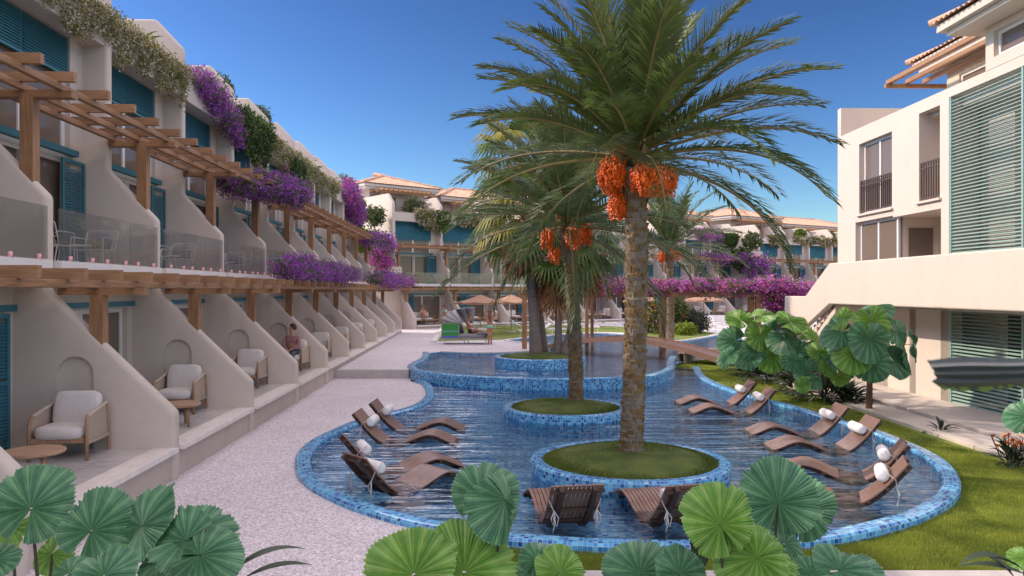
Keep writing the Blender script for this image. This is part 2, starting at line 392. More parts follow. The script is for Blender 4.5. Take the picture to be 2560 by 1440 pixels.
def sheet(name, outer, holes, z, mat, kind='structure'):
    loops = [[Vector((p[0], p[1], 0)) for p in l] for l in [outer] + holes]
    tris = geometry.tessellate_polygon(loops)
    mb = MB(); vs = [(p.x, p.y, z) for l in loops for p in l]
    fs = []
    for t in tris:
        a, b, c = (Vector(vs[i]) for i in t)
        fs.append(t if (b - a).cross(c - a).z > 0 else t[::-1])
    mb.add(vs, fs)
    o = mb.build(name, mat)
    if kind: o['kind'] = kind
    return o

def rim(path, width, ztop, zout, zin, closed=True):   # mosaic kerb; path = outer edge, interior on the left
    inner = offset_path(path, width, closed)
    n = len(path); mb = MB(); mb.uv = []
    prof = [(0, zout), (0, ztop - .03), (.10, ztop - .005), (.22, ztop), (.78, ztop), (.90, ztop - .005), (1, ztop - .03), (1, zin)]
    us = [0]
    for i in range(1, n + 1): us.append(us[-1] + (Vector(path[i % n]) - Vector(path[i - 1])).length)
    vv = [0]
    for (a, b) in zip(prof, prof[1:]): vv.append(vv[-1] + math.hypot((b[0] - a[0]) * width, b[1] - a[1]))
    v0 = vv[1]; K = len(prof)
    N = n + 1 if closed else n
    for i in range(N):
        o = Vector(path[i % n]); w = Vector(inner[i % n])
        for k, (t, z) in enumerate(prof):
            p = o.lerp(w, t); mb.v.append((p.x, p.y, z)); mb.uv.append((us[i], vv[k] - v0 + 5.8))
    for i in range(N - 1):
        for k in range(K - 1):
            mb.f.append([i * K + k, (i + 1) * K + k, (i + 1) * K + k + 1, i * K + k + 1]); mb.m.append(0)
    return mb, inner
# ------------------------------------------------------------------ terraced hotel wings
W = 4.13; T = .25
MESH = {}
def cached(key, fn):
    if key not in MESH: MESH[key] = fn()
    return MESH[key]

def partition_mesh(niche=True, rear=12.0):
    # profile in (L, z); wall occupies x from -T to 0; near face (towards camera) at x=-T
    prof = [(4.66, -.1), (4.66, 1.08), (6.6, 2.97), (6.6, 4.45), (7.6, 5.49), (7.6, 9.3), (8.3, 10.05), (rear, 10.05), (rear, -.1)]
    bm = bmesh.new()
    far = [bm.verts.new((0, l, z)) for l, z in prof]
    near = [bm.verts.new((-T, l, z)) for l, z in prof]
    n = len(prof)
    for i in range(n):
        j = (i + 1) % n
        bm.faces.new((near[j], near[i], far[i], far[j]))
    bm.faces.new(far)
    if niche:
        c, hw, zt = 6.17, .28, 1.68; arch = [(c - hw, -.1)]
        for k in range(13):
            a = math.pi - math.pi * k / 12; arch.append((c + hw * math.cos(a), zt + hw * math.sin(a)))
        arch.append((c + hw, -.1))
        ov = [bm.verts.new((-T, l, z)) for l, z in arch]; iv = [bm.verts.new((-T + .07, l, z)) for l, z in arch]
        bm.faces.new([near[0]] + ov + [near[-1]] + list(reversed(near[1:-1])))
        for i in range(len(arch) - 1): bm.faces.new((ov[i], iv[i], iv[i + 1], ov[i + 1]))
        bm.faces.new(iv)
    else:
        bm.faces.new(list(reversed(near)))
    bm.verts.index_update(); bmesh.ops.recalc_face_normals(bm, faces=bm.faces)
    fs = set(far); ns = set(near); ed = []
    for e in bm.edges:
        a, b = e.verts
        for grp, lst in ((fs, far), (ns, near)):
            if a in grp and b in grp:
                ia, ib = lst.index(a), lst.index(b)
                if max(ia, ib) <= 7 and abs(ia - ib) == 1: ed.append(e)
        if (a in fs) != (b in fs) and (a in fs or b in fs):
            idx = far.index(a) if a in fs else far.index(b)
            if 1 <= idx <= 6: ed.append(e)
    bmesh.ops.bevel(bm, geom=ed, offset=.075, segments=3, profile=.5, affect='EDGES', clamp_overlap=True)
    me = bpy.data.meshes.new('partition'); bm.to_mesh(me); bm.free()
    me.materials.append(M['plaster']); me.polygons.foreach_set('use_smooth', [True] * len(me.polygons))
    try: me.set_sharp_from_angle(angle=R(35))
    except Exception: pass
    me.update(); return me

def hotel(name, loc, rz, nbays, label, first=0, shutter_seed=1, lower=True, rear=12.0):
    """wing in its own frame: x along the row, y towards the rooms, z up; dividers at x = n*W."""
    root = empty(name, loc, rz, label, 'hotel building')
    rnd = random.Random(shutter_seed)
    x0, x1 = (first - 1) * W, nbays * W            # bays n = first..nbays between (n-1)W and nW-T
    pmn = cached(('part', rear), lambda: partition_mesh(True, rear))
    for n in range(first - 1, nbays + 1):
        put(pmn, 'partition_wall', root, (n * W, 0, 0))
    for n in range(first, nbays + 1):
        b0, b1 = (n - 1) * W, n * W - T; bl = b1 - b0
        def P(key, fn, nm, parent=root, dx=b0): return put(cached(key, fn), nm, parent, (dx, 0, 0) if parent is root else (0, 0, 0))
        def m_low():
            mb = MB(); mb.box(0, bl, 4.72, 7.1, -.1, .46); return mb.mesh('terrace_base', 'plinth')
        P('tbase', m_low, 'base_wall')
        def m_floor():
            mb = MB(); mb.box(0, bl, 4.97, 7.3, .46, .53); return mb.mesh('terrace_floor', 'paver')
        P('tfloor', m_floor, 'terrace_floor')
        def m_edge():
            mb = MB(); mb.box(.0, bl, 4.6, 4.97, .462, .536); return mb.mesh('terrace_edge', 'marble')
        P('tedge', m_edge, 'terrace_edge')
        def m_back():      # lower back wall with door opening
            mb = MB(); a, b, zt = .35, bl - .22, 2.62
            mb.box(0, a, 7.1, 7.3, .53, 3.1); mb.box(b, bl, 7.1, 7.3, .53, 3.1); mb.box(a, b, 7.1, 7.3, zt, 3.1)
            return mb.mesh('lower_wall', 'plaster')
        P('lback', m_back, 'lower_wall')
        def m_lint():
            mb = MB(); mb.box(.12, bl - .01, 7.03, 7.098, 2.66, 2.76); return mb.mesh('lintel', 'teal')
        P('llint', m_lint, 'lintel')
        def m_lwin():
            mb = MB(); a, b, zt, y0, y1 = .35, bl - .22, 2.62, 7.2, 7.27
            for x in (a, (a + b) / 2 - .04, b - .09): mb.box(x, x + .09, y0, y1, .53, zt)
            mb.box(a + .09, b - .09, y0 + .004, y1 - .004, zt - .08, zt); mb.box(a + .09, b - .09, y0 + .004, y1 - .004, .53, .6)
            return mb.mesh('door_frame', 'white')
        w = P('lwin', m_lwin, 'glazed_door')
        def m_lpane():
            mb = MB(); mb.box(.36, bl - .23, 7.228, 7.24, .55, 2.6); return mb.mesh('pane', 'pane')
        P('lpane', m_lpane, 'pane', w)
        # lower shutter slides
        k = rnd.choice([.36, bl - 1.1, bl - 1.1, 1.2]) if n != 1 else .36
        P('shut', lambda: shutter(.86, 2.08, .55, 7.0), 'shutter', root, b0 + k)
        # slabs
        def m_slab():
            mb = MB(); mb.box(0, bl, 6.62, rear, 3.1, 3.43); return mb.mesh('balcony_slab', 'plaster')
        P('slab', m_slab, 'balcony_slab')
        def m_slabedge():
            mb = MB(); mb.box(0, bl, 6.5, 6.62, 3.28, 3.45); return mb.mesh('slab_edge', 'white')
        P('slabe', m_slabedge, 'balcony_edge')
        # upper window wall
        a, b = .30, bl - .50
        def m_up(p, q):
            mb = MB(); mb.box(p, q, 8.1, 8.32, 3.43, 8.04); return mb.mesh('upper_wall', 'plaster')
        P('uback', lambda: m_up(0, a), 'upper_wall'); P('uback2', lambda: m_up(b, bl), 'upper_wall')
        def m_uwin():
            mb = MB(); y0, y1 = 8.2, 8.28; mid = (a + b) / 2
            for x in (a, mid - .05, b - .12): mb.box(x, x + .12, y0, y1, 3.43, 8.04)
            mb.box(a + .12, b - .12, y0 + .004, y1 - .004, 5.62, 5.80); mb.box(a + .12, b - .12, y0 + .004, y1 - .004, 3.43, 3.52); mb.box(a + .12, b - .12, y0 + .003, y1 - .004, 7.9, 8.04)
            return mb.mesh('window_frame', 'white')
        w = P('uwin', m_uwin, 'window')
        def m_up_pane():
            mb = MB(); mb.box(a + .01, b - .01, 8.232, 8.244, 3.45, 8.03); return mb.mesh('pane', 'pane')
        P('upane', m_up_pane, 'pane', w)
        def m_head():
            mb = MB(); mb.box(a - .22, b + .12, 7.98, 8.096, 5.66, 5.78); return mb.mesh('teal_rail', 'teal')
        P('uhead', m_head, 'shutter_rail')
        def m_door():
            mb = MB(); y0, y1 = 8.14, 8.196
            for x in (a + .1, (a + b) / 2 - .06, (a + b) / 2 + .06, b - .2): mb.box(x, x + .09, y0, y1, 3.44, 5.55)
            mb.box(a + .1, b - .11, y0 + .002, y1 - .002, 5.5, 5.6); return mb.mesh('door_leaf', 'frame_beige')
        P('udoor', m_door, 'balcony_door')
        P('shut2', lambda: shutter(.86, 2.12, 3.46, 8.0), 'shutter', root, b0 + b - .45)
        if lower == 'far': P('shut3', lambda: shutter(.42, 2.12, 3.46, 8.0), 'shutter', root, b0 + a - .28)
        drop = rnd.choice([.72, .72, .95, 1.25]) if lower == 'far' else rnd.choice([.74, .74, .78, .95])
        P(('blind', drop), lambda: blind(a - .03, b + .03, 8.04 - drop, 8.02, 8.12), 'roller_blind')
        # room interior
        def m_room():
            mb = MB(); mb.box(0, bl, 11.6, 11.75, .5, 8.04)
            mb.box(a + .2, a + .75, 8.55, 8.6, 3.45, 8.0, 1); mb.box(b - .7, b - .1, 8.55, 8.6, 3.45, 8.0, 1)
            mb.box(0, bl, 8.8, 11.6, 5.62, 5.82, 0); mb.box(.05, bl * .42, 8.9, 9.0, 3.43, 7.5, 0)
            return mb.mesh('room', ['room', 'curtain'])
        P('room', m_room, 'room_wall')
        # parapet beam and roof
        def m_beam():
            mb = MB(); mb.box(-.002, bl + .002, 7.66, 8.1, 8.04, 8.68); return mb.mesh('parapet', 'plaster')
        P('beam', m_beam, 'parapet')
        def m_roof():
            mb = MB(); mb.box(0, bl, 8.1, rear, 8.04, 8.55); return mb.mesh('roof_deck', 'plaster')
        P('roofd', m_roof, 'roof_terrace')
        # glass balustrade with clamps
        def m_bal():
            mb = MB(); k = 3; g = (bl - .12) / k
            for i in range(k): mb.box(.04 + i * (g + .02), .04 + i * (g + .02) + g, 6.56, 6.575, 3.47, 4.28)
            return mb.mesh('balustrade', 'rail_glass')
        g = P('bal', m_bal, 'glass_balustrade')
        if lower != 'far':
            def m_clamp():
                mb = MB(); mb.lathe([(0, 0), (.035, 0), (.03, .09), (0, .09)], 10); return mb.mesh('clamp', 'clamp', True)
            cm = cached('clamp', m_clamp)
            for q in range(3):
                for e in (.28, 1.0): put(cm, 'glass_clamp', g, (.04 + q * (bl - .12) / 3 + e, 6.53, 3.44))
    return root

def shutter(w, h, z, y):
    mb = MB()
    mb.box(0, .07, y, y + .045, z, z + h); mb.box(w - .07, w, y, y + .045, z, z + h)
    for q in (0, h / 2 - .03, h - .07): mb.box(.07, w - .07, y + .002, y + .043, z + q, z + q + .07)
    k = int((h - .2) / .052)
    for i in range(k):
        zz = z + .09 + i * .052
        if abs(zz - z - h / 2) < .05: continue
        mb.add([(.07, y + .008, zz), (w - .07, y + .008, zz), (w - .07, y + .036, zz + .034), (.07, y + .036, zz + .034),
                (.07, y + .012, zz - .008), (w - .07, y + .012, zz - .008), (w - .07, y + .04, zz + .026), (.07, y + .04, zz + .026)],
               [(0, 1, 2, 3), (4, 7, 6, 5), (0, 4, 5, 1), (3, 2, 6, 7)])
    return mb.mesh('shutter', 'teal')

def blind(x0, x1, z0, z1, y):
    mb = MB(); n = int((z1 - z0) / .055); mid = (x0 + x1) / 2
    for a, b in ((x0, mid - .02), (mid + .02, x1)):
        for i in range(n):
            z = z1 - i * .055
            mb.add([(a, y, z - .045), (b, y, z - .045), (b, y + .035, z), (a, y + .035, z), (a, y + .004, z - .05), (b, y + .004, z - .05), (b, y + .04, z - .005), (a, y + .04, z - .005)],
                   [(0, 1, 2, 3), (4, 7, 6, 5), (0, 4, 5, 1), (3, 2, 6, 7)])
        mb.box(a, b, y + .045, y + .055, z0, z1)
    mb.box(x0, x1, y - .005, y + .05, z0 - .06, z0 - .01)
    return mb.mesh('blind', 'teal_light')

def pergola(loc, rz, n0, n1, level, label, far=False):
    """timber pergola over one storey of a wing, resting on its dividers n0..n1 (wing frame)."""
    root = empty('timber_pergola', loc, rz, label, 'pergola', 'timber pergolas along the wings')
    if level == 'upper': yp, zp0, zt, ya, yb, rails = 6.92, 4.72, 6.08, 6.12, 7.75, (6.42, 7.0, 7.5)
    else: yp, zp0, zt, ya, yb, rails = 5.87, 2.16, 3.02, 5.02, 6.52, (5.32, 5.87, 6.35)
    def post():
        mb = MB(); mb.box(-.1, .1, -.1, .1, zp0 - .2, zt - .11); return mb.mesh('post', 'wood_z')
    pm_ = cached(('post', level), post)
    def cross():
        mb = MB(); mb.box(-.1, .1, rails[0] - .18, rails[-1] + .1, zt - .11, zt - .003); return mb.mesh('crossbeam', 'wood_y')
    cm = cached(('cross', level), cross)
    for n in range(n0, n1 + 1):
        p = put(pm_, 'post', root, (n * W - T / 2, yp, 0))
        put(cm, 'crossbeam', root, (n * W - T / 2, 0, 0))
    xa, xb = n0 * W - 1.6 - (3 if level == 'lower' and n0 < 0 else 0), n1 * W + 1.2
    for y in rails:
        mb = MB(); mb.box(xa, xb, y - .05, y + .05, zt, zt + .10); mb.build('rail', 'wood_x', root, bevel=.008)
    def raf():
        mb = MB(); mb.box(-.05, .05, ya, yb, zt + .103, zt + .25); return mb.mesh('rafter', 'wood_y')
    rm = cached(('raf', level), raf)
    k = int((xb - xa) / (W / 4)); x = xa + .3; rr = random.Random(4)
    while x < xb - .1:
        o = put(rm, 'rafter', root, (x, rr.uniform(-.02, .02), rr.uniform(-.004, .004)), rr.uniform(-.008, .008)); x += W / 4
    return root

def tile_slope(mb, A, B, top_of, p=.22, h=.055, mi=0):
    """corrugated slope: eave from A to B; top_of(u) gives the ridge/hip point above eave parameter u."""
    A = Vector(A); B = Vector(B); Ln = (B - A).length; k = max(2, int(Ln / p)); sub = 6
    rows = []
    for i in range(k * sub + 1):
        u = i / (k * sub); e = A.lerp(B, u); t = Vector(top_of(u)); dz = abs(math.sin(math.pi * i / sub)) * h
        d = t - e; nrow = 5; rows.append([e + d * (q / nrow) + Vector((0, 0, dz + (.012 if q % 2 else 0))) for q in range(nrow + 1)])
    n = len(rows[0]); vs = [v for r in rows for v in r]
    mb.add(vs, [(i * n + q, (i + 1) * n + q, (i + 1) * n + q + 1, i * n + q + 1) for i in range(len(rows) - 1) for q in range(n - 1)], mi)

def hip_roof(name, parent, x0, x1, y0, y1, z, pitch=.32, tile=.22, h=.055):
    mb = MB(); hw = (y1 - y0) / 2; zr = z + hw * pitch; ym = (y0 + y1) / 2
    def front(u):
        x = x0 + (x1 - x0) * u; d = min(hw, x - x0, x1 - x); return (x, y0 + d, z + d * pitch)
    def back(u):
        x = x1 + (x0 - x1) * u; d = min(hw, x - x0, x1 - x); return (x, y1 - d, z + d * pitch)
    def side(xs, sg):
        def f(u):
            y = (y1 + (y0 - y1) * u) if sg > 0 else (y0 + (y1 - y0) * u)
            d = min(y - y0, y1 - y, (x1 - x0) / 2); return (xs + sg * d, y, z + d * pitch)
        return f
    tile_slope(mb, (x0, y0, z), (x1, y0, z), front, tile, h)
    tile_slope(mb, (x1, y1, z), (x0, y1, z), back, tile, h)
    tile_slope(mb, (x0, y1, z), (x0, y0, z), side(x0, 1), tile, h)
    tile_slope(mb, (x1, y0, z), (x1, y1, z), side(x1, -1), tile, h)
    for a, b in (((x0, y0, z), (x0 + hw, ym, zr)), ((x0, y1, z), (x0 + hw, ym, zr)), ((x1, y0, z), (x1 - hw, ym, zr)), ((x1, y1, z), (x1 - hw, ym, zr)), ((x0 + hw, ym, zr), (x1 - hw, ym, zr))):
        a = Vector(a) + Vector((0, 0, .06)); b = Vector(b) + Vector((0, 0, .06)); mb.tube([a.lerp(b, q / 6) for q in range(7)], .1, 8)
    return mb.build(name, 'tile', parent, smooth=True)

def penthouse(root, x0, x1, y0=10.2, y1=16, z0=8.4, ze=11.0):
    """roof storey with tiled hip roof and a slatted timber canopy in front"""
    mb = MB(); mb.box(x0, x1, y0, y1, z0, ze); mb.build('roof_storey', 'plaster', root)
    mb = MB(); mb.box(x0 - .8, x1 + .8, y0 - .8, y1 + .8, ze, ze + .16); mb.box(x0 - .92, x1 + .92, y0 - .92, y1 + .92, ze + .16, ze + .36)
    mb.build('eave', 'trim', root)
    hip_roof('roof', root, x0 - 1.05, x1 + 1.05, y0 - 1.05, y1 + 1.05, ze + .37)
    k = int((x1 - x0) / 2.6)
    for i in range(k + 1):
        x = x0 + .3 + i * (x1 - x0 - .6) / k
        mb = MB(); mb.box(x - .09, x + .09, y0 - 1.55, y0 - 1.37, z0, ze - .36); mb.build('canopy_post', 'wood_z', root)
    mb = MB(); mb.box(x0 - .2, x1 + .2, y0 - 1.56, y0 - 1.36, ze - .36, ze - .2)
    for i in range(int((x1 - x0) / .42)): mb.box(x0 + i * .42, x0 + i * .42 + .1, y0 - 2.1, y0, ze - .198, ze - .06)
    mb.build('canopy', 'wood_y', root)
    for i in range(k):
        x = x0 + .8 + i * (x1 - x0) / k
        mb = MB(); mb.box(x, x + 1.5, y0 - .03, y0 - .002, z0 + .3, ze - .5); mb.build('roof_window', 'pane', root)

# ------------------------------------------------------------------ right-hand building (frame: x away from the pool, y depth)
def wall_cells(mb, u0, u1, z0, z1, holes, fn, mi=0):
    us = sorted({u0, u1} | {h[0] for h in holes} | {h[1] for h in holes}); zs = sorted({z0, z1} | {h[2] for h in holes} | {h[3] for h in holes})
    for a, b in zip(us, us[1:]):
        run = None
        for c, d in list(zip(zs, zs[1:])) + [(None, None)]:
            solid = c is not None and not any(h[0] <= a and b <= h[1] and h[2] <= c and d <= h[3] for h in holes)
            if solid: run = (run[0], d) if run else (c, d)
            elif run: fn(a, b, run[0], run[1]); run = None

def right_building():
    root = empty('villa_block', (11.6, 0, 0), R(1.15), 'cream sunlit block with walkway, brown balcony rails and green louvre screens', 'hotel building')
    P = 'plaster_r'
    mb = MB()
    holes = [(22.65, 24.7, 5.4, 7.65), (20.2, 21.2, 5.4, 7.83), (22.6, 24.95, 2.75, 5.17), (20.15, 22.6, 2.75, 5.12), (22.6, 22.9, 0, .01)]
    wall_cells(mb, 19.8, 26.0, 2.75, 8.17, holes, lambda a, b, c, d: mb.box(0, .3, a, b, c, d))
    mb.box(0, .3, 13, 19.8, 7.93, 8.17)
    mb.build('front_wall', P, root)
    # far end wall, tall above the roof terrace, and hidden sides
    mb = MB(); mb.box(0, 9, 26.0, 26.25, 0, 9.12); mb.build('end_wall', P, root)
    mb = MB(); mb.box(.3, 9, 13, 26, 7.7, 7.95); mb.build('roof_terrace', P, root)
    mb = MB(); mb.box(8.8, 9, 13, 26, 0, 7.7); mb.build('rear_wall', P, root)
    mb = MB(); mb.box(-1.1, 9, 12, 26, 2.5, 2.75); mb.build('walkway_floor', P, root)
    # recesses
    mb = MB(); mb.box(1.1, 1.3, 20.0, 21.4, 5.2, 7.95); mb.box(.3, 1.1, 21.2, 21.4, 5.2, 7.7); mb.box(.3, 1.1, 20.0, 20.2, 5.2, 7.7); mb.box(.3, 1.1, 20.2, 21.2, 5.2, 5.395)
    mb.build('loggia', P, root)
    mb = MB(); mb.box(1.5, 1.7, 19.9, 22.8, 2.75, 7.6); mb.box(.3, 1.5, 19.95, 20.15, 2.75, 5.2); mb.box(.3, 1.5, 20.15, 22.6, 5.12, 5.195)
    mb.box(.3, .42, 22.6, 22.8, 2.75, 5.12); mb.box(1.28, 1.5, 22.6, 22.8, 2.75, 5.12); mb.box(.42, 1.28, 22.6, 22.8, 4.9, 5.12)
    mb.build('entrance_recess', P, root)
    f = MB(); f.box(.42, .48, 22.62, 22.68, 2.75, 4.9); f.box(1.22, 1.28, 22.62, 22.68, 2.75, 4.9); f.box(.48, 1.22, 22.624, 22.676, 4.82, 4.9); fo = f.build('side_window', 'frame_beige', root)
    f = MB(); f.box(.48, 1.22, 22.66, 22.67, 2.75, 4.82); f.build('pane', 'pane', fo)
    # entrance door, louvred white
    f = MB(); f.box(1.38, 1.49, 20.35, 21.6, 2.75, 4.95)
    for i in range(7): f.box(1.35, 1.379, 20.5, 21.45, 2.9 + i * .29, 3.12 + i * .29)
    d = f.build('entrance_door', 'white', root, bevel=.006)
    # dark interior block behind windows
    mb = MB(); mb.box(2.2, 2.3, 22.8, 26, 2.75, 7.7); mb.box(.3, 2.2, 24.96, 25.1, 2.75, 7.7); mb.box(.6, .68, 23.0, 23.5, 5.4, 7.6, 1); mb.build('room_wall', ['room', 'curtain'], root)
    def win(y0, y1, z0, z1, nm='window'):
        f = MB(); w = .09
        for a, b in ((y0, y0 + w), (y1 - w, y1), ((y0 + y1) / 2 - .045, (y0 + y1) / 2 + .045)): f.box(.16, .23, a, b, z0, z1)
        f.box(.163, .227, y0 + w, y1 - w, z1 - w, z1); f.box(.163, .227, y0 + w, y1 - w, z0, z0 + w)
        o = f.build(nm, 'white', root, bevel=.005); g = MB(); g.box(.19, .2, y0 + .03, y1 - .03, z0 + .03, z1 - .03); g.build('pane', 'pane', o)
    win(22.65, 24.7, 5.4, 7.65); win(22.6, 24.95, 2.75, 5.17)
    def sill(y0, y1, z):
        f = MB(); f.box(-.08, .1, y0 - .08, y1 + .08, z - .06, z + .004); f.build('sill', P, root, bevel=.01)
    sill(22.65, 24.7, 5.4); sill(20.2, 21.2, 5.4)
    def rail(y0, y1, z, x):
        f = MB()
        for zz in (z + .06, z + .88, z + 1.03): f.box(x - .02, x + .02, y0, y1, zz - .02, zz + .02)
        k = int((y1 - y0) / .115)
        for i in range(k + 1):
            y = y0 + .02 + i * (y1 - y0 - .04) / k; f.box(x - .014, x + .014, y - .014, y + .014, z + .08, z + 1.01)
        f.build('balcony_rail', 'metal_dark', root)
    rail(22.66, 24.69, 5.42, .05); rail(20.21, 21.19, 5.42, .05)
    # ground floor
    mb = MB(); mb.box(0, .3, 22.9, 26, 0, 2.5); mb.build('ground_wall', P, root)
    for a, b in ((21.35, 21.7), (19.8, 20.2)):
        mb = MB(); mb.box(0, .34, a, b, 0, 2.5); mb.build('column', P, root, bevel=.012)
    mb = MB(); mb.box(3.0, 3.2, 12, 19.8, 0, 2.5); mb.box(1.4, 3.0, 19.6, 19.8, 0, 2.5); mb.build('room_shade_wall', 'room_shade', root)  # dark colour stands in for the unlit interior behind the lower screen
    mb = MB(); mb.box(1.2, 1.4, 19.6, 26, 0, 1.15); mb.box(1.2, 1.4, 19.6, 21.9, 1.15, 2.5); mb.box(1.2, 1.4, 22.8, 26, 1.15, 2.5); mb.box(1.2, 1.4, 21.9, 22.8, 2.25, 2.5); mb.build('inner_wall', P, root)
    f = MB(); f.box(1.15, 1.21, 21.9, 22.8, 1.15, 1.22); f.box(1.15, 1.21, 21.9, 22.8, 2.18, 2.25); f.box(1.15, 1.21, 21.9, 21.97, 1.22, 2.18); fo = f.build('ground_window', 'frame_beige', root)
    f = MB(); f.box(1.22, 1.23, 21.95, 22.8, 1.2, 2.2); f.build('pane', 'pane', fo)
    # walkway parapet with stair end
    poly = [(12, 3.82), (24.0, 3.82), (25.86, 2.78), (27.7, 2.78), (27.7, -.1), (26.9, -.1), (26.5, 1.5), (24.0, 2.56), (12, 2.56)]
    mb = MB(); mb.prism(poly, 0, -1.28, -1.08); mb.build('walkway_parapet', P, root, bevel=.035)
    mb = MB()
    for i in range(14):
        z = 2.75 - (i + 1) * .18; y = 24.3 + i * .27
        if z > .1: mb.box(-1.08, -.05, y, y + .27, z - .25, z)
    mb.build('stair', P, root)
    mb = MB(); mb.prism([(24.0, 2.5), (27.6, .1), (27.6, -.1), (24.0, 2.3)], 0, -1.08, -.05); mb.build('stair_soffit', P, root)
    # louvre screens
    def screen(z0, z1, y0, y1, x, pitch, posts):
        f = MB(); n = int((z1 - z0) / pitch)
        for i in range(n):
            z = z0 + .03 + i * pitch
            f.add([(x, y0, z), (x, y1, z), (x + .05, y1, z + .028), (x + .05, y0, z + .028), (x, y0, z - .012), (x, y1, z - .012), (x + .05, y1, z + .016), (x + .05, y0, z + .016)],
                  [(0, 3, 2, 1), (4, 5, 6, 7), (0, 1, 5, 4), (3, 7, 6, 2)])
        for y in posts: f.box(x - .012, x + .06, y - .03, y + .03, z0, z1)
        return f.build('louvre_screen', 'sage', root)
    screen(2.76, 7.92, 13, 19.79, .02, .088, (19.76, 17.05, 14.2)); screen(.1, 2.5, 13, 19.79, .02, .088, (19.76, 17.05, 14.2))
    # stairwell behind the upper screen
    mb = MB(); wall_cells(mb, 13, 19.9, 2.75, 7.7, [(17.35, 17.75, 6.35, 6.95), (16.2, 17.0, 4.0, 4.75), (17.2, 17.7, 5.2, 5.3)], lambda a, b, c, d: mb.box(2.0, 2.2, a, b, c, d))
    mb.box(.9, 1.1, 18.6, 19.9, 2.75, 7.7); mb.prism([(13, 5.9), (16.2, 5.9), (18.4, 7.7), (13, 7.7)], 0, 1.6, 1.8); mb.build('stairwell_wall', P, root)
    mb = MB(); mb.box(2.3, 2.31, 13, 19.9, 3, 7.6); mb.build('stairwell_glass', 'metal_dark', root)
    for (a, b, c, d) in ((17.35, 17.75, 6.35, 6.95), (16.2, 17.0, 4.0, 4.75)):
        f = MB(); w = .05
        f.box(1.95, 2.03, a - w, a, c - w, d + w); f.box(1.95, 2.03, b, b + w, c - w, d + w); f.box(1.95, 2.03, a, b, d, d + w); f.box(1.95, 2.03, a, b, c - w, c)
        for i in range(7): f.box(2.03, 2.06, a, b, c + i * (d - c) / 7, c + i * (d - c) / 7 + .03)
        f.build('small_window', 'white', root)
    f = MB(); f.box(2.96, 2.99, 15.2, 16.6, 1.3, 1.95, 0); f.build('low_window', 'metal_dark', root)
    f = MB(); f.box(2.9, 2.99, 16.6, 16.7, 1.2, 2.05); f.box(2.9, 2.99, 15.1, 15.2, 1.2, 2.05); f.box(2.9, 2.99, 15.2, 16.6, 1.95, 2.05); f.box(2.9, 2.99, 15.2, 16.6, 1.2, 1.3); f.build('low_window_frame', 'frame_beige', root)
    # near roof storey
    mb = MB(); wall_cells(mb, 12, 18.3, 8.17, 9.3, [(15.6, 18.0, 8.42, 9.02)], lambda a, b, c, d: mb.box(-.01, .25, a, b, c, d)); mb.box(.25, 6, 18.1, 18.3, 7.96, 9.3); mb.box(1.8, 2, 12, 18.1, 7.96, 9.3); mb.build('tower_wall', P, root)
    f = MB()
    f.box(.1, .18, 17.92, 18.0, 8.42, 9.02); f.box(.1, .18, 15.6, 17.92, 8.94, 9.02); f.box(.1, .18, 15.6, 17.92, 8.42, 8.5); fo = f.build('tower_window', 'white', root)
    f = MB(); f.box(.14, .15, 15.6, 17.95, 8.45, 9.0); f.build('pane', 'pane', fo)
    mb = MB(); mb.box(-.62, 6.5, 11, 18.85, 9.18, 9.3); mb.box(-.78, 6.7, 11, 19.0, 9.3, 9.48); mb.build('tower_eave', P, root)
    hip_roof('tower_roof', root, -.9, 6.9, 8.5, 19.1, 9.49, .38, .2, .06)
    # rear roof storey
    mb = MB(); wall_cells(mb, 18.9, 22.6, 7.96, 9.5, [(19.6, 22.0, 8.5, 9.15)], lambda a, b, c, d: mb.box(1.6, 1.8, a, b, c, d)); mb.box(1.8, 7, 22.4, 22.6, 7.96, 9.5); mb.build('penthouse_wall', P, root)
    f = MB()
    f.box(1.66, 1.74, 21.92, 22.0, 8.5, 9.15); f.box(1.66, 1.74, 19.6, 21.92, 9.07, 9.15); fo = f.build('penthouse_window', 'white', root); f = MB(); f.box(1.7, 1.71, 19.6, 21.95, 8.5, 9.1); f.build('pane', 'pane', fo)
    mb = MB(); mb.box(1.1, 7, 18.9, 23.2, 9.5, 9.66); mb.box(.98, 7.2, 18.9, 23.35, 9.66, 9.82); mb.build('penthouse_eave', P, root)
    hip_roof('penthouse_roof', root, .88, 7.4, 16, 23.5, 9.83, .38, .2, .06)
    mb = MB()
    mb.box(.35, .5, 19.0, 23.7, 9.3, 9.42); mb.box(.9, 1.02, 19.0, 23.6, 9.3, 9.42); mb.box(.3, 3.2, 23.58, 23.7, 9.18, 9.298); mb.box(1.4, 1.52, 19, 23.55, 9.3, 9.42); mb.build('timber_brackets', 'wood_y', root)
    return root
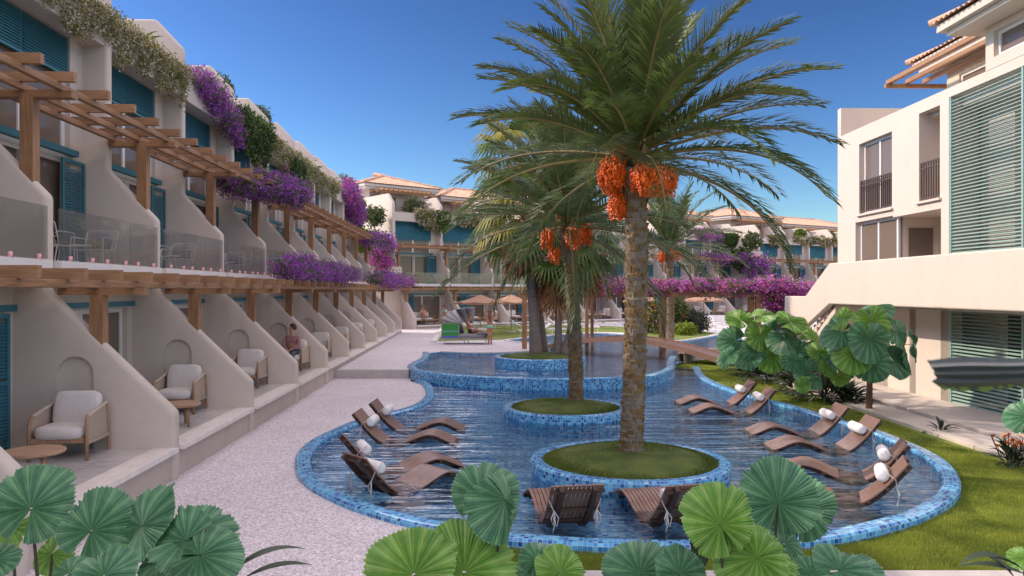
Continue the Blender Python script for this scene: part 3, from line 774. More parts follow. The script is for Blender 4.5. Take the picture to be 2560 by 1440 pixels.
# ------------------------------------------------------------------ vegetation
def date_frond(mb, rnd, base, az, el, L, droop, mi=0, ri=1, nl=62, wl=.5, lw=.028):
    pts = []; p = Vector(base); e = el; n = 16; st = L / n; dirs = []
    for i in range(n + 1):
        pts.append(p.copy()); d = Vector((math.cos(az) * math.cos(e), math.sin(az) * math.cos(e), math.sin(e))); dirs.append(d)
        p = p + d * st; e -= droop * (.25 + 1.5 * (i / n) ** 1.1) / n; az += rnd.uniform(-.012, .012)
    mb.tube(pts, [.028 * (1 - .85 * i / n) + .004 for i in range(n + 1)], 4, ri)
    for i in range(nl):
        t = .10 + .9 * i / (nl - 1); q = t * n; k = min(int(q), n - 1); f = q - k
        o = pts[k].lerp(pts[k + 1], f) if k < n else pts[-1]; d = dirs[k]
        side = d.cross(Vector((0, 0, 1)));
        if side.length < .05: side = Vector((math.sin(az), -math.cos(az), 0))
        side.normalize(); up = side.cross(d).normalized()
        ll = wl * (.35 + 1.1 * math.sin(min(1, t * 1.25) * math.pi * .62)) * (1 - .55 * max(0, t - .6) / .4) * rnd.uniform(.85, 1.08)
        for sg in (-1, 1):
            ang = rnd.uniform(.85, 1.05) - .45 * t
            v = (d * math.cos(ang) + side * sg * math.sin(ang) + up * rnd.uniform(.12, .45)).normalized()
            tip = o + v * ll + Vector((0, 0, -ll * rnd.uniform(.08, .22))); mid = o + v * ll * .5
            w = d * lw * .5 + up * lw * .25
            mb.add([o - w * .7, o + w * .7, mid + w, mid - w, tip], [(0, 1, 2, 3), (3, 2, 4)], mi)

def date_palm(label, base, top, rt, nf, L, seed, mat='frond', nl=62, boots=True, fruit=((0, 0, 0),), lw=.028, rmin=-0.35):
    rnd = random.Random(seed); base = Vector(base); top = Vector(top); H = top - base
    root = empty('date_palm', base, 0, label, 'palm tree', 'date palms around the pool')
    mb = MB(); n = 26; P = lambda t: H * t + Vector((math.sin(t * 3) * .05, 0, 0))
    mb.tube([P(i / n) for i in range(n + 1)], [rt * (1.08 - .12 * (i / n)) * rnd.uniform(.95, 1.04) if i < n - 3 else rt * (1 + .12 * (i - n + 3)) for i in range(n + 1)], 14, 0)
    if boots:
        hgt = H.length; rows = int(hgt / .082)
        for j in range(rows):
            t = (j + .5) / rows; c = P(t); m = 9; rr = rt * (1.06 - .1 * t) + (.05 if t > .9 else 0)
            for k in range(m):
                a = 2 * math.pi * (k + .5 * (j % 2)) / m + j * .045 + rnd.uniform(-.1, .1); out = Vector((math.cos(a), math.sin(a), 0)); sd = Vector((-math.sin(a), math.cos(a), 0))
                w = rr * .36 * rnd.uniform(.8, 1.15); h = .10 * rnd.uniform(.8, 1.25); pr = rr * rnd.uniform(.10, .26)
                o = c + out * (rr * .93) + Vector((0, 0, rnd.uniform(-.03, .03)))
                z = Vector((0, 0, 1)); skew = sd * rnd.uniform(-.03, .03)
                mb.add([o - sd * w * .6 - z * h * .7, o + sd * w * .6 - z * h * .7, o + sd * w + z * h * .2, o - sd * w + z * h * .2,
                        o - sd * w * .8 + out * pr + z * h * .55 + skew, o + sd * w * .8 + out * pr + z * h * .55 + skew, o + sd * w * .75 + out * pr * .3 + z * h * .62, o - sd * w * .75 + out * pr * .3 + z * h * .62],
                       [(0, 1, 5, 4), (1, 2, 5), (0, 4, 3), (4, 5, 6, 7), (5, 2, 6), (4, 7, 3)], 1 if rnd.random() < .62 else 2)
    else:
        pass
    mb.build('trunk', ['bark_date', 'boot', 'boot2'], root)
    mb = MB(); c = H.copy()
    for k in range(26):     # sheath bases fanning out of the top
        a = rnd.uniform(0, 2 * math.pi); o = Vector((math.cos(a), math.sin(a), 0))
        mb.bar(c + o * rt * .7 + Vector((0, 0, -.45 + k * .02)), c + o * (rt * 1.25) + Vector((0, 0, .35 + k * .015)), .07, .04)
    mb.build('leaf_base', 'boot', root)
    mb = MB(); mb2 = MB()
    for i in range(nf):
        u = (i + .5) / nf; az = i * 2.39996 + rnd.uniform(-.2, .2)
        el = rmin + (1.42 - rmin) * (u ** .8) + rnd.uniform(-.08, .08)
        l = L * (1.0 - .22 * u) * rnd.uniform(.88, 1.08)
        date_frond(mb, rnd, c + Vector((math.cos(az) * rt * .6, math.sin(az) * rt * .6, .15 + .35 * u)), az, el, l, rnd.uniform(.8, 1.35) * (1 - .45 * u), 0, 1, nl, .47 * L / 3.4, lw)
    mb.build('crown', [mat, 'rachis'], root)
    for (dx, dy, dz, rr, hh) in fruit:
        mb = MB(); o = c + Vector((dx, dy, dz))
        mb.tube([c + Vector((dx * .3, dy * .3, .35)), c + Vector((dx * .8, dy * .8, .45)), o + Vector((0, 0, hh * .5))], .02, 5, 1)
        ico = [(0, 0, 1), (1, 0, 0), (0, 1, 0), (-1, 0, 0), (0, -1, 0), (0, 0, -1)]; fc = [(0, 1, 2), (0, 2, 3), (0, 3, 4), (0, 4, 1), (5, 2, 1), (5, 3, 2), (5, 4, 3), (5, 1, 4)]
        for s_ in range(int(230 * (rr / .2) ** 1.5 * hh / .6)):
            a = rnd.uniform(0, 6.28); r0 = rr * 1.15 * rnd.random() ** .4; zt = o.z + hh * .5 * math.sqrt(max(0, 1 - (r0 / rr / 1.15) ** 2)) * rnd.uniform(-1, 1) + .06
            x, y = o.x + math.cos(a) * r0, o.y + math.sin(a) * r0
            if rnd.random() < .25: mb.bar(c + Vector((dx * .8, dy * .8, .42)), (x, y, zt), .006, .006, 1)
            for q in range(rnd.randint(3, 6)):
                s = rnd.uniform(.018, .028); pz = zt - q * .038; px, py = x + rnd.uniform(-.03, .03), y + rnd.uniform(-.03, .03)
                if pz < o.z - hh * .6: break
                mb.add([(px + s * v[0], py + s * v[1], pz + 1.25 * s * v[2]) for v in ico], fc, 0)
        mb.build('fruit_cluster', ['fruit', 'rachis'], root)
    return root

def fan_leaf(mb, rnd, o, d, up, R_, mi, seg=22, droop=.35):
    side = d.cross(up).normalized(); up = side.cross(d).normalized()
    for i in range(seg):
        a = (i / (seg - 1) - .5) * R(240); v = (d * math.cos(a) + side * math.sin(a)).normalized(); l = R_ * (1 - .12 * abs(a)) * rnd.uniform(.9, 1.05)
        w = side * math.cos(a) * l * .05 - d * math.sin(a) * l * .05
        m = o + v * l * .55 + up * .05 * R_; tip = o + v * l + Vector((0, 0, -l * droop * rnd.uniform(.7, 1.4)))
        mb.add([o, m - w, m + w, tip], [(0, 1, 2), (1, 3, 2)], mi)

def fan_palm(label, base, top, rt, nl, Rl, seed, skirt=(1.2, 26), yellow=.1):
    rnd = random.Random(seed); base = Vector(base); H = Vector(top) - base
    root = empty('fan_palm', base, 0, label, 'palm tree', 'fan palms on the round upper planter')
    mb = MB(); n = 20
    mb.tube([H * (i / n) + Vector((math.sin(i / n * 2.5) * .08, 0, 0)) for i in range(n + 1)], [rt * (1.3 - .35 * min(1, i / 5)) * (1 - .25 * i / n) * rnd.uniform(.985, 1.015) for i in range(n + 1)], 12)
    mb.build('trunk', 'bark_fan', root, smooth=True)
    mb = MB()
    for i in range(nl):
        u = (i + .5) / nl; az = i * 2.4 + rnd.uniform(-.3, .3); el = -.75 + 2.1 * u; pet = Rl * rnd.uniform(.75, 1.1)
        d = Vector((math.cos(az) * math.cos(el), math.sin(az) * math.cos(el), math.sin(el))); o = H + d * pet
        mb.tube([H, H + d * pet * .5 + Vector((0, 0, .05)), o], .014, 4, 1)
        d2 = (d + Vector((0, 0, -.35))).normalized()
        fan_leaf(mb, rnd, o, d2, Vector((0, 0, 1)) if abs(d2.z) < .9 else Vector((1, 0, 0)), Rl * rnd.uniform(.75, 1), 2 if rnd.random() < yellow else 0, 22, .38)
    mb.build('crown', ['fan', 'rachis', 'fan_yellow'], root)
    mb = MB()
    for i in range(skirt[1]):
        az = rnd.uniform(0, 6.28); z = -rnd.uniform(.1, skirt[0]); o = H + Vector((math.cos(az) * .2, math.sin(az) * .2, z * .8 - .1))
        d = Vector((math.cos(az) * .45, math.sin(az) * .45, -1)).normalized()
        fan_leaf(mb, rnd, o, d, Vector((math.cos(az), math.sin(az), .3)), Rl * rnd.uniform(.55, .85), 0, 16, .25)
    mb.build('dead_skirt', 'dead', root)
    return root

def leafquad(mb, rnd, p, s, mi, asp=2.0, down=0.):
    d = Vector((rnd.uniform(-1, 1), rnd.uniform(-1, 1), rnd.uniform(-1, 1) - down)).normalized()
    u = d.cross(Vector((rnd.uniform(-1, 1), rnd.uniform(-1, 1), rnd.uniform(-1, 1)))).normalized() * s * .5; l = d * s * asp * .5
    p = Vector(p); mb.add([p - l, p + u, p + l, p - u], [(0, 1, 2, 3)], mi)

def cloud(name, blobs, mats, weights, n, size, seed, label, cat, group=None, asp=1.6, clump=10, spread=.1, stems=0, hollow=.0, parent=None, sizes=None):
    """bush or climber: leaves in small sprigs spread through ellipsoids (cx,cy,cz,rx,ry,rz)"""
    rnd = random.Random(seed); mb = MB(); vol = [b[3] * b[4] * b[5] for b in blobs]
    o0 = Vector(blobs[0][:3]); zmin = min(b[2] - b[5] for b in blobs); org = Vector((o0.x, o0.y, zmin))
    for i in range(n // clump):
        b = rnd.choices(blobs, vol)[0]
        while True:
            v = Vector((rnd.uniform(-1, 1), rnd.uniform(-1, 1), rnd.uniform(-1, 1)))
            if hollow < v.length <= 1: break
        v *= 1 + rnd.uniform(-.08, .18) * (rnd.random() < .35)
        c = Vector((b[0] + v.x * b[3], b[1] + v.y * b[4], b[2] + v.z * b[5])) - org
        k = rnd.choices(range(len(mats)), weights)[0]
        for q in range(clump):
            kk = k if rnd.random() < .85 else rnd.choices(range(len(mats)), weights)[0]
            p = c + Vector((rnd.gauss(0, spread), rnd.gauss(0, spread), rnd.gauss(0, spread)))
            leafquad(mb, rnd, p, (sizes[kk] if sizes else size) * rnd.uniform(.7, 1.25), kk, asp)
    if parent is None:
        root = empty(name, org, 0, label, cat, group)
        mb.build('foliage', mats, root)
    else:
        root = parent; o = mb.build('foliage', mats, root)
    if stems:
        mb = MB()
        for i in range(stems):
            b = rnd.choice(blobs); e = Vector((b[0] + rnd.uniform(-.6, .6) * b[3], b[1] + rnd.uniform(-.6, .6) * b[4], b[2] + rnd.uniform(-.3, .5) * b[5])) - org
            s0 = Vector((rnd.uniform(-.08, .08), rnd.uniform(-.08, .08), 0)); m = s0.lerp(e, .5) + Vector((rnd.uniform(-.1, .1), rnd.uniform(-.1, .1), .1))
            mb.tube([s0, m, e], [.03, .02, .008], 5)
        mb.build('stem', 'bark', root)
    return root

def trailing(name, frame, segs, y, z, mats, weights, n, size, seed, label, cat, group, hang=(.5, 1.2), asp=1.5, bulge=.22, top=.15):
    """hanging plant over a parapet: segs = list of (x0,x1) in the wing frame"""
    rnd = random.Random(seed); fm = frame.matrix_basis
    mid = sum((a + b) / 2 for a, b in segs) / len(segs); org = fm @ Vector((mid, y, z)); rot = fm.to_3x3()
    root = empty(name, org, frame.rotation_euler.z, label, cat, group); mb = MB()
    tot = sum(b - a for a, b in segs)
    hangs = {}
    for i in range(n // 8):
        a, b = rnd.choices(segs, [q[1] - q[0] for q in segs])[0]; x = rnd.uniform(a, b)
        hk = int(x / .35)
        if hk not in hangs: hangs[hk] = rnd.uniform(*hang)
        edge = min(1, .35 + min(x - a, b - x) / .5); h = hangs[hk] * edge; t = rnd.random() ** 1.25
        zz = top - t * (h + top); yy = y - bulge * (1 - t * .55) * rnd.uniform(.2, 1.1) + (rnd.uniform(0, .35) if zz > 0 else 0)
        k = rnd.choices(range(len(mats)), weights)[0]
        for q in range(8):
            p = Vector((x - mid + rnd.gauss(0, .05), yy - y + rnd.gauss(0, .04), zz + rnd.gauss(0, .06)))
            leafquad(mb, rnd, p, size * rnd.uniform(.6, 1.3), k if rnd.random() < .8 else rnd.randrange(len(mats)), asp, .5)
    mb.build('foliage', mats, root)
    return root

def lic_mesh(seed, mat, R_=1., N=62):
    """round pleated palm leaf, hub at the origin, blade in xy, tip +y, normal +z"""
    rnd = random.Random(seed); rings = (.03, .18, .36, .54, .72, .88, .97, 1.0); span = R(338); vs = []; fs = []
    curl = rnd.uniform(.08, .32); fold = rnd.uniform(-.15, .3); w1, w2, ph = rnd.uniform(.05, .12), rnd.uniform(.03, .08), rnd.uniform(0, 6.28)
    K = 2 * N + 1; cuts = sorted(rnd.sample(range(8, K - 8), 5)); segr = [rnd.uniform(.9, 1.04) for _ in range(7)]; segz = [rnd.uniform(-.05, .05) for _ in range(7)]
    for r in rings:
        for k in range(K):
            a = -span / 2 + span * k / (K - 1)
            edge = 1.02 - .40 * (abs(a) / math.pi) ** 1.7 + .03 * math.sin(3 * a + ph)
            sg_ = sum(1 for c_ in cuts if k >= c_); dc = min(abs(k - c_) for c_ in cuts); edge *= 1 + (segr[sg_] - 1) * min(1, dc / 4) ; rr = r * R_ * edge
            if r > .6: rr *= 1 - (.16 if dc == 0 else .05 if dc == 1 else 0) * (r - .6) / .4
            if r == 1.0: rr *= (1.02 if k % 2 else .965) * (1 + rnd.uniform(-.02, .015))
            x, y = rr * math.sin(a), rr * math.cos(a)
            z = (-curl * r * r + (.013 if k % 2 else -.013) * min(1, r * 2.2) * (1 - .3 * r) + w1 * r * r * math.sin(3 * a + ph) + w2 * r * math.sin(5 * a + 2 * ph) + fold * abs(math.sin(a)) * r + segz[sg_] * r * r * min(1, dc / 3)) * R_
            vs.append((x, y + .1 * R_ * r * (1 - math.cos(a)) * 0, z))
    mb = MB()
    for i in range(len(rings) - 1):
        for k in range(K - 1):
            fs.append((i * K + k, i * K + k + 1, (i + 1) * K + k + 1, (i + 1) * K + k))
    mb.add(vs, fs)
    mb.m = [(1 if (k // 2) % 4 == 0 else 2 if (k // 2) % 4 == 2 and k % 2 else 0) if i < len(rings) - 2 else (1 if k % 3 else 0) for i in range(len(rings) - 1) for k in range(K - 1)]
    me = mb.mesh('fan_leaf', [mat, mat + '_rib', mat + '_deep'], smooth=False)
    return me

LICM = {}
def lic_leaf(parent, hub, normal, tip, R_, bright, seed):
    key = (seed % 7, bright)
    if key not in LICM: LICM[key] = lic_mesh(11 + key[0], 'lic_b' if bright else 'lic')
    n = Vector(normal).normalized(); t = Vector(tip); t = (t - n * t.dot(n)).normalized(); x = t.cross(n)
    o = put(LICM[key], 'leaf', parent); m = Matrix((x, t, n)).transposed().to_4x4(); m.translation = Vector(hub) - parent.location
    o.matrix_basis = m @ Matrix.Scale(R_, 4)
    return o

def lic_plant(label, base, leaves, seed, group=None, trunk=0, cat='plant', rs=1., jit=0.):
    """leaves: (hub xyz, normal, tip, radius, bright)"""
    root = empty('fan_leaf_plant' if not trunk else 'fan_leaf_tree', base, 0, label, cat, group); rnd = random.Random(seed); b = Vector(base)
    for i, (h, nn, tt, r, br) in enumerate(leaves):
        nn = (nn[0] + rnd.uniform(-jit, jit), nn[1] + rnd.uniform(-jit, jit) * .6, nn[2] + rnd.uniform(-jit, jit)); lic_leaf(root, h, nn, tt, r * rs * rnd.uniform(1 - jit * .4, 1 + jit * .2), br, seed + i * 3)
        h = Vector(h) - b; s0 = Vector((rnd.uniform(-.1, .1), rnd.uniform(-.1, .1), max(0, trunk - rnd.uniform(0, .25))))
        m = s0.lerp(h, .55) + Vector((0, 0, .18 * (h - s0).length)) * .6
        mb = MB(); mb.tube([s0, m, h - Vector(nn).normalized() * .004], [.014, .010, .007], 6); mb.build('leaf_stalk', 'lic_stem', root)
    if trunk:
        mb = MB(); mb.tube([(0, 0, -.1), (.02, 0, trunk * .5), (0, 0, trunk)], [.085, .07, .075], 10); mb.build('trunk', 'bark', root, smooth=True)
    return root

def paddle(mb, rnd, o, az, el, L, w, mi=0, droop=.8, pet=.3):
    """long arching leaf with a midrib fold"""
    n = 10; p = Vector(o); e = el; pts = []
    for i in range(n + 1):
        pts.append(p.copy()); d = Vector((math.cos(az) * math.cos(e), math.sin(az) * math.cos(e), math.sin(e))); p = p + d * L / n; e -= droop / n * (.4 + 1.4 * i / n)
    vs = []
    for i, q in enumerate(pts):
        t = i / n; ww = w * (max(.04, math.sin(math.pi * min(1, max(0, (t - pet) / (1 - pet))) ** .8)) if t > pet else .05)
        d = (pts[min(i + 1, n)] - pts[max(0, i - 1)]).normalized(); sd = Vector((-math.sin(az), math.cos(az), 0)); up = sd.cross(d) * -1
        vs += [q - sd * ww / 2 + up * ww * .18, q, q + sd * ww / 2 + up * ww * .18]
    mb.add(vs, [(i * 3 + k, i * 3 + k + 1, i * 3 + k + 4, i * 3 + k + 3) for i in range(n) for k in (0, 1)], mi)

def paddle_plant(name, label, base, n, L, w, seed, mat='paddle', flowers=0, el=(.7, 1.4), cat='plant', group=None, droop=1.2):
    rnd = random.Random(seed); root = empty(name, base, 0, label, cat, group); mb = MB()
    for i in range(n):
        paddle(mb, rnd, (rnd.uniform(-.05, .05) * L, rnd.uniform(-.05, .05) * L, 0), i * 2.4 + rnd.uniform(-.3, .3), rnd.uniform(*el), L * rnd.uniform(.7, 1.1), w * rnd.uniform(.8, 1.2), 0, droop * rnd.uniform(.6, 1.2))
    mb.build('foliage', mat, root)
    if flowers:
        for i in range(flowers):
            mb = MB(); a = rnd.uniform(0, 6.28); r = rnd.uniform(.05, .55) * L; h = L * rnd.uniform(.55, .85); p = Vector((math.cos(a) * r, math.sin(a) * r, h))
            mb.tube([(p.x * .4, p.y * .4, 0), p], .008, 4, 1)
            for q in range(5):
                b = rnd.uniform(-.9, .9); d = Vector((math.sin(b + a), math.cos(b + a), rnd.uniform(.2, 1))).normalized() * rnd.uniform(.07, .13)
                s = Vector((-d.y, d.x, 0)).normalized() * .016; mb.add([p - s, p + s, p + d * .6 + s, p + d, p + d * .6 - s], [(0, 1, 2, 3, 4)], 0)
            mb.build('flower', ['orangefl', 'lic_stem'], root)
    return root

# ------------------------------------------------------------------ furniture
def armchair():
    t = empty('armchair', (0, 0, 0), 0, 'x', 'armchair', 'timber armchairs on the ground floor terraces')
    # faces -y
    for sx in (-1, 1):
        mb = MB(); mb.tube([(sx * .39, -.36, 0), (sx * .39, -.36, .50), (sx * .385, -.34, .585), (sx * .375, -.28, .63)], .028, 8); mb.build('front_leg', 'teak', t, smooth=True)
        mb = MB(); mb.bar((sx * .38, .44, 0), (sx * .38, .36, .74), .05, .045); mb.build('rear_leg', 'teak', t, bevel=.01)
        mb = MB(); mb.bar((sx * .378, -.30, .63), (sx * .378, .36, .74), .05, .035); mb.build('armrest', 'linen_wrap', t, bevel=.01)
        mb = MB(); mb.add([(sx * .378, -.33, .26), (sx * .378, .38, .26), (sx * .378, .36, .71), (sx * .378, -.33, .59)], [(0, 1, 2, 3)]); mb.bar((sx * .378, -.34, .25), (sx * .378, .40, .25), .045, .05)
        mb.build('side_panel', 'cane', t)
    mb = MB(); mb.bar((-.36, -.36, .29), (.36, -.36, .29), .04, .07); mb.bar((-.36, .40, .29), (.36, .40, .29), .04, .07); mb.box(-.36, .36, -.34, .38, .27, .30); mb.build('seat_frame', 'teak', t)
    mb = MB(); mb.cushion((0, -.04, .39), (.72, .78, .19), p=5); mb.build('seat_cushion', 'fabric', t, smooth=True)
    mb = MB(); mb.cushion((0, .27, .66), (.68, .2, .54), rot=Matrix.Rotation(R(-14), 3, 'X'), p=5); mb.build('back_cushion', 'fabric', t, smooth=True)
    return t

def round_table():
    t = empty('side_table', (0, 0, 0), 0, 'x', 'side table', 'round timber tables on the ground floor terraces')
    mb = MB(); mb.lathe([(0, .36), (.34, .36), (.36, .375), (.36, .405), (.35, .41), (0, .41)], 36); mb.build('tabletop', 'teak_top', t)
    for k in range(3):
        a = R(90 + 120 * k); mb = MB(); mb.tube([(.24 * math.cos(a), .24 * math.sin(a), 0), (.22 * math.cos(a), .22 * math.sin(a), .36)], [.022, .034], 8); mb.build('leg', 'teak', t, smooth=True)
    return t

def wire_chair():
    t = empty('wire_chair', (0, 0, 0), 0, 'x', 'balcony chair', 'white wire chairs on the balconies')   # faces -y
    r = .011
    for sx in (-1, 1):
        mb = MB(); mb.tube([(sx * .33, -.3, 0), (sx * .33, -.3, .56), (sx * .33, -.27, .6), (sx * .33, .28, .6), (sx * .32, .36, .56)], r, 6); mb.build('arm', 'wire', t)
        mb = MB(); mb.tube([(sx * .3, .25, .36), (sx * .3, .36, 0)], r, 6); mb.build('leg', 'wire', t)
    mb = MB(); mb.tube([(-.33, .24, .34), (-.33, .4, .74), (-.28, .42, .79), (.28, .42, .79), (.33, .4, .74), (.33, .24, .34)], .012, 6)
    for i in range(9): x = -.26 + i * .065; mb.tube([(x, .25, .35), (x, .42, .785)], .006, 4)
    mb.tube([(-.33, .3, .5), (.33, .3, .5)], .008, 4); mb.build('backrest', 'wire', t)
    mb = MB(); mb.tube([(-.33, -.3, .34), (.33, -.3, .34), (.33, .26, .34), (-.33, .26, .34), (-.33, -.3, .34)], .012, 6)
    for i in range(7): y = -.24 + i * .08; mb.tube([(-.33, y, .34), (.33, y, .34)], .006, 4)
    mb.build('seat', 'wire', t)
    mb = MB(); mb.cushion((0, -.03, .39), (.6, .54, .09), p=4); mb.build('seat_pad', 'seatpad', t, smooth=True)
    mb = MB(); mb.cushion((0, .28, .56), (.5, .12, .34), rot=Matrix.Rotation(R(-18), 3, 'X'), p=3); mb.build('back_pad', 'fabric_grey', t, smooth=True)
    return t

def wire_table():
    t = empty('wire_table', (0, 0, 0), 0, 'x', 'balcony table', 'low white tables on the balconies')
    mb = MB(); mb.lathe([(0, .33), (.3, .33), (.3, .355), (0, .355)], 20); mb.build('tabletop', 'wire', t)
    for k in range(4):
        a = R(45 + 90 * k); mb = MB(); mb.tube([(.26 * math.cos(a), .26 * math.sin(a), 0), (.2 * math.cos(a), .2 * math.sin(a), .33)], .01, 5); mb.build('leg', 'wire', t)
    return t

def sofa():
    t = empty('sofa', (0, 0, 0), 0, 'x', 'sofa', 'cream sofas on the far ground floor terraces')   # faces -y
    mb = MB(); mb.box(-.95, .95, -.4, .4, .24, .30); mb.bar((-.95, .42, .3), (-.95, .46, .72), .05); mb.bar((.95, .42, .3), (.95, .46, .72), .05); mb.build('frame', 'teak_top', t, bevel=.01)
    for sx in (-1, 1):
        mb = MB(); mb.bar((sx * .97, -.38, 0), (sx * .97, -.38, .6), .05); mb.bar((sx * .97, -.4, .6), (sx * .97, .45, .66), .06, .04); mb.bar((sx * .97, .44, 0), (sx * .97, .44, .7), .05); mb.build('arm', 'teak', t)
    for sx in (-1, 1):
        mb = MB(); mb.cushion((sx * .46, -.02, .39), (.92, .8, .18), p=6); mb.build('seat_cushion', 'fabric', t, smooth=True)
        mb = MB(); mb.cushion((sx * .46, .32, .66), (.9, .2, .44), rot=Matrix.Rotation(R(-10), 3, 'X'), p=6); mb.build('back_cushion', 'fabric', t, smooth=True)
    return t

def coffee_table():
    t = empty('coffee_table', (0, 0, 0), 0, 'x', 'coffee table', 'timber coffee tables on the far terraces')
    mb = MB(); mb.box(-.6, .6, -.32, .32, .34, .385); mb.build('tabletop', 'teak_top', t, bevel=.008)
    for sx in (-1, 1):
        for sy in (-1, 1): mb = MB(); mb.bar((sx * .52, sy * .26, 0), (sx * .52, sy * .26, .34), .05); mb.build('leg', 'teak', t)
    return t

def prof_lounger(u):     # u 0..1 from foot to head -> (along, z), water level = 0
    pts = [(0, -.03), (.18, .03), (.38, .12), (.55, .155), (.75, .11), (.98, .015), (1.2, -.045), (1.38, -.03), (1.55, .07), (1.70, .21), (1.85, .38), (2.0, .57)]
    q = u * (len(pts) - 1); k = min(int(q), len(pts) - 2); f = q - k
    p = [Vector(pts[max(0, min(len(pts) - 1, k + j))]) for j in (-1, 0, 1, 2)]
    return .5 * ((2 * p[1]) + (-p[0] + p[2]) * f + (2 * p[0] - 5 * p[1] + 4 * p[2] - p[3]) * f * f + (-p[0] + 3 * p[1] - 3 * p[2] + p[3]) * f ** 3)

def pool_lounger():
    t = empty('wave_lounger', (0, 0, 0), 0, 'x', 'lounger', 'wavy slatted loungers standing in the pool')   # head +x
    mb = MB(); w = .68; k = 12; sw = w / k; n = 30
    P = [prof_lounger(i / n) for i in range(n + 1)]; Nn = []
    for i in range(n + 1):
        d = (P[min(i + 1, n)] - P[max(0, i - 1)]).normalized(); Nn.append(Vector((-d.y, d.x)))
    for s in range(k):
        y0 = -w / 2 + s * sw + .005; y1 = y0 + sw - .012; vs = []
        for i in range(n + 1):
            a = P[i]; b = P[i] - Nn[i] * .022
            vs += [(a.x, y0, a.y), (a.x, y1, a.y), (b.x, y1, b.y), (b.x, y0, b.y)]
        mb.add(vs, [(i * 4 + q, (i + 1) * 4 + q, (i + 1) * 4 + (q + 1) % 4, i * 4 + (q + 1) % 4) for i in range(n) for q in range(4)] + [(0, 1, 2, 3), (n * 4 + 3, n * 4 + 2, n * 4 + 1, n * 4)])
    mb.build('slatted_seat', 'slat', t)
    for sy in (-1, 1):
        mb = MB(); vs = []
        for i in range(n + 1):
            for yy in (sy * .21 - .03, sy * .21 + .03):
                a = P[i] - Nn[i] * .024; b = P[i] - Nn[i] * .10; vs += [(a.x, yy, a.y), (b.x, yy, b.y)]
        mb.add(vs, [f for i in range(n) for f in ((i * 4, i * 4 + 4, i * 4 + 5, i * 4 + 1), (i * 4 + 2, i * 4 + 3, i * 4 + 7, i * 4 + 6), (i * 4 + 1, i * 4 + 5, i * 4 + 7, i * 4 + 3))] + [(n * 4, n * 4 + 2, n * 4 + 3, n * 4 + 1), (0, 1, 3, 2)])
        mb.build('side_rib', 'slat_dark', t)
    mb = MB()
    for i in (2, 7, 12, 17, 21, 25, 29):
        a = P[i] - Nn[i] * .05; mb.box(a.x - .025, a.x + .025, -w / 2, w / 2, a.y - .022, a.y + .022)
    mb.build('cross_rib', 'slat_dark', t)
    i = 26; c = P[i] + Nn[i] * .10; mb = MB()
    prof = [(0, -.26), (.04, -.265), (.078, -.25), (.09, -.22), (.092, 0), (.09, .22), (.078, .25), (.04, .265), (0, .26)]
    q = 18; vs = [(c.x + r * math.cos(2 * math.pi * j / q), z, c.y + r * math.sin(2 * math.pi * j / q)) for r, z in prof for j in range(q)]
    mb.add(vs, [(a * q + j, (a + 1) * q + j, (a + 1) * q + (j + 1) % q, a * q + (j + 1) % q) for a in range(len(prof) - 1) for j in range(q)])
    pil = mb.build('head_pillow', 'pillow', t, smooth=True)
    b = P[i] - Nn[i] * .11
    for sy in (-1, 1):
        mb = MB(); y = sy * .27; r = .007
        mb.tube([(c.x, y, c.y + .09), (b.x, sy * .33, b.y + .12), (b.x + .02, y, b.y - .01)], r, 5)
        mb.tube([(b.x + .02, y, b.y), (b.x + .05, y + .05, b.y - .08), (b.x + .04, y + .03, b.y - .19), (b.x + .03, y - .01, b.y - .1), (b.x + .02, y, b.y)], r, 5)
        mb.tube([(b.x + .02, y, b.y), (b.x + .05, y - .045, b.y - .09), (b.x + .04, y - .02, b.y - .17), (b.x + .03, y + .01, b.y - .08), (b.x + .02, y, b.y)], r, 5)
        mb.tube([(b.x + .02, y, b.y), (b.x + .04, y + .01, b.y - .14), (b.x + .02, y - .02, b.y - .27)], r, 5)
        mb.build('tie_cord', 'rope', pil)
    return t

def sun_bed():
    t = empty('sun_lounger', (0, 0, 0), 0, 'x', 'sun lounger', 'white sun loungers on the far lawn')   # head at +x
    mb = MB(); mb.box(0, 1.35, -.33, .33, .34, .37); mb.build('frame', 'wire', t, bevel=.006)
    mb = MB(); mb.box(.02, 1.33, -.31, .31, .372, .42); mb.build('mattress', 'fabric', t, bevel=.015)
    mb = MB(); mb.bar((1.35, 0, .385), (1.88, 0, .78), .62, .05, up=(0, 0, 1)); mb.build('backrest', 'fabric', t, bevel=.015)
    mb = MB(); mb.box(.9, 1.15, -.2, .2, .421, .455); mb.build('towel', 'cushion_dark', t, bevel=.01)
    for x in (.12, 1.25):
        for y in (-.29, .29): mb = MB(); mb.bar((x, y, 0), (x + .04, y, .34), .03); mb.build('leg', 'wire', t)
    return t

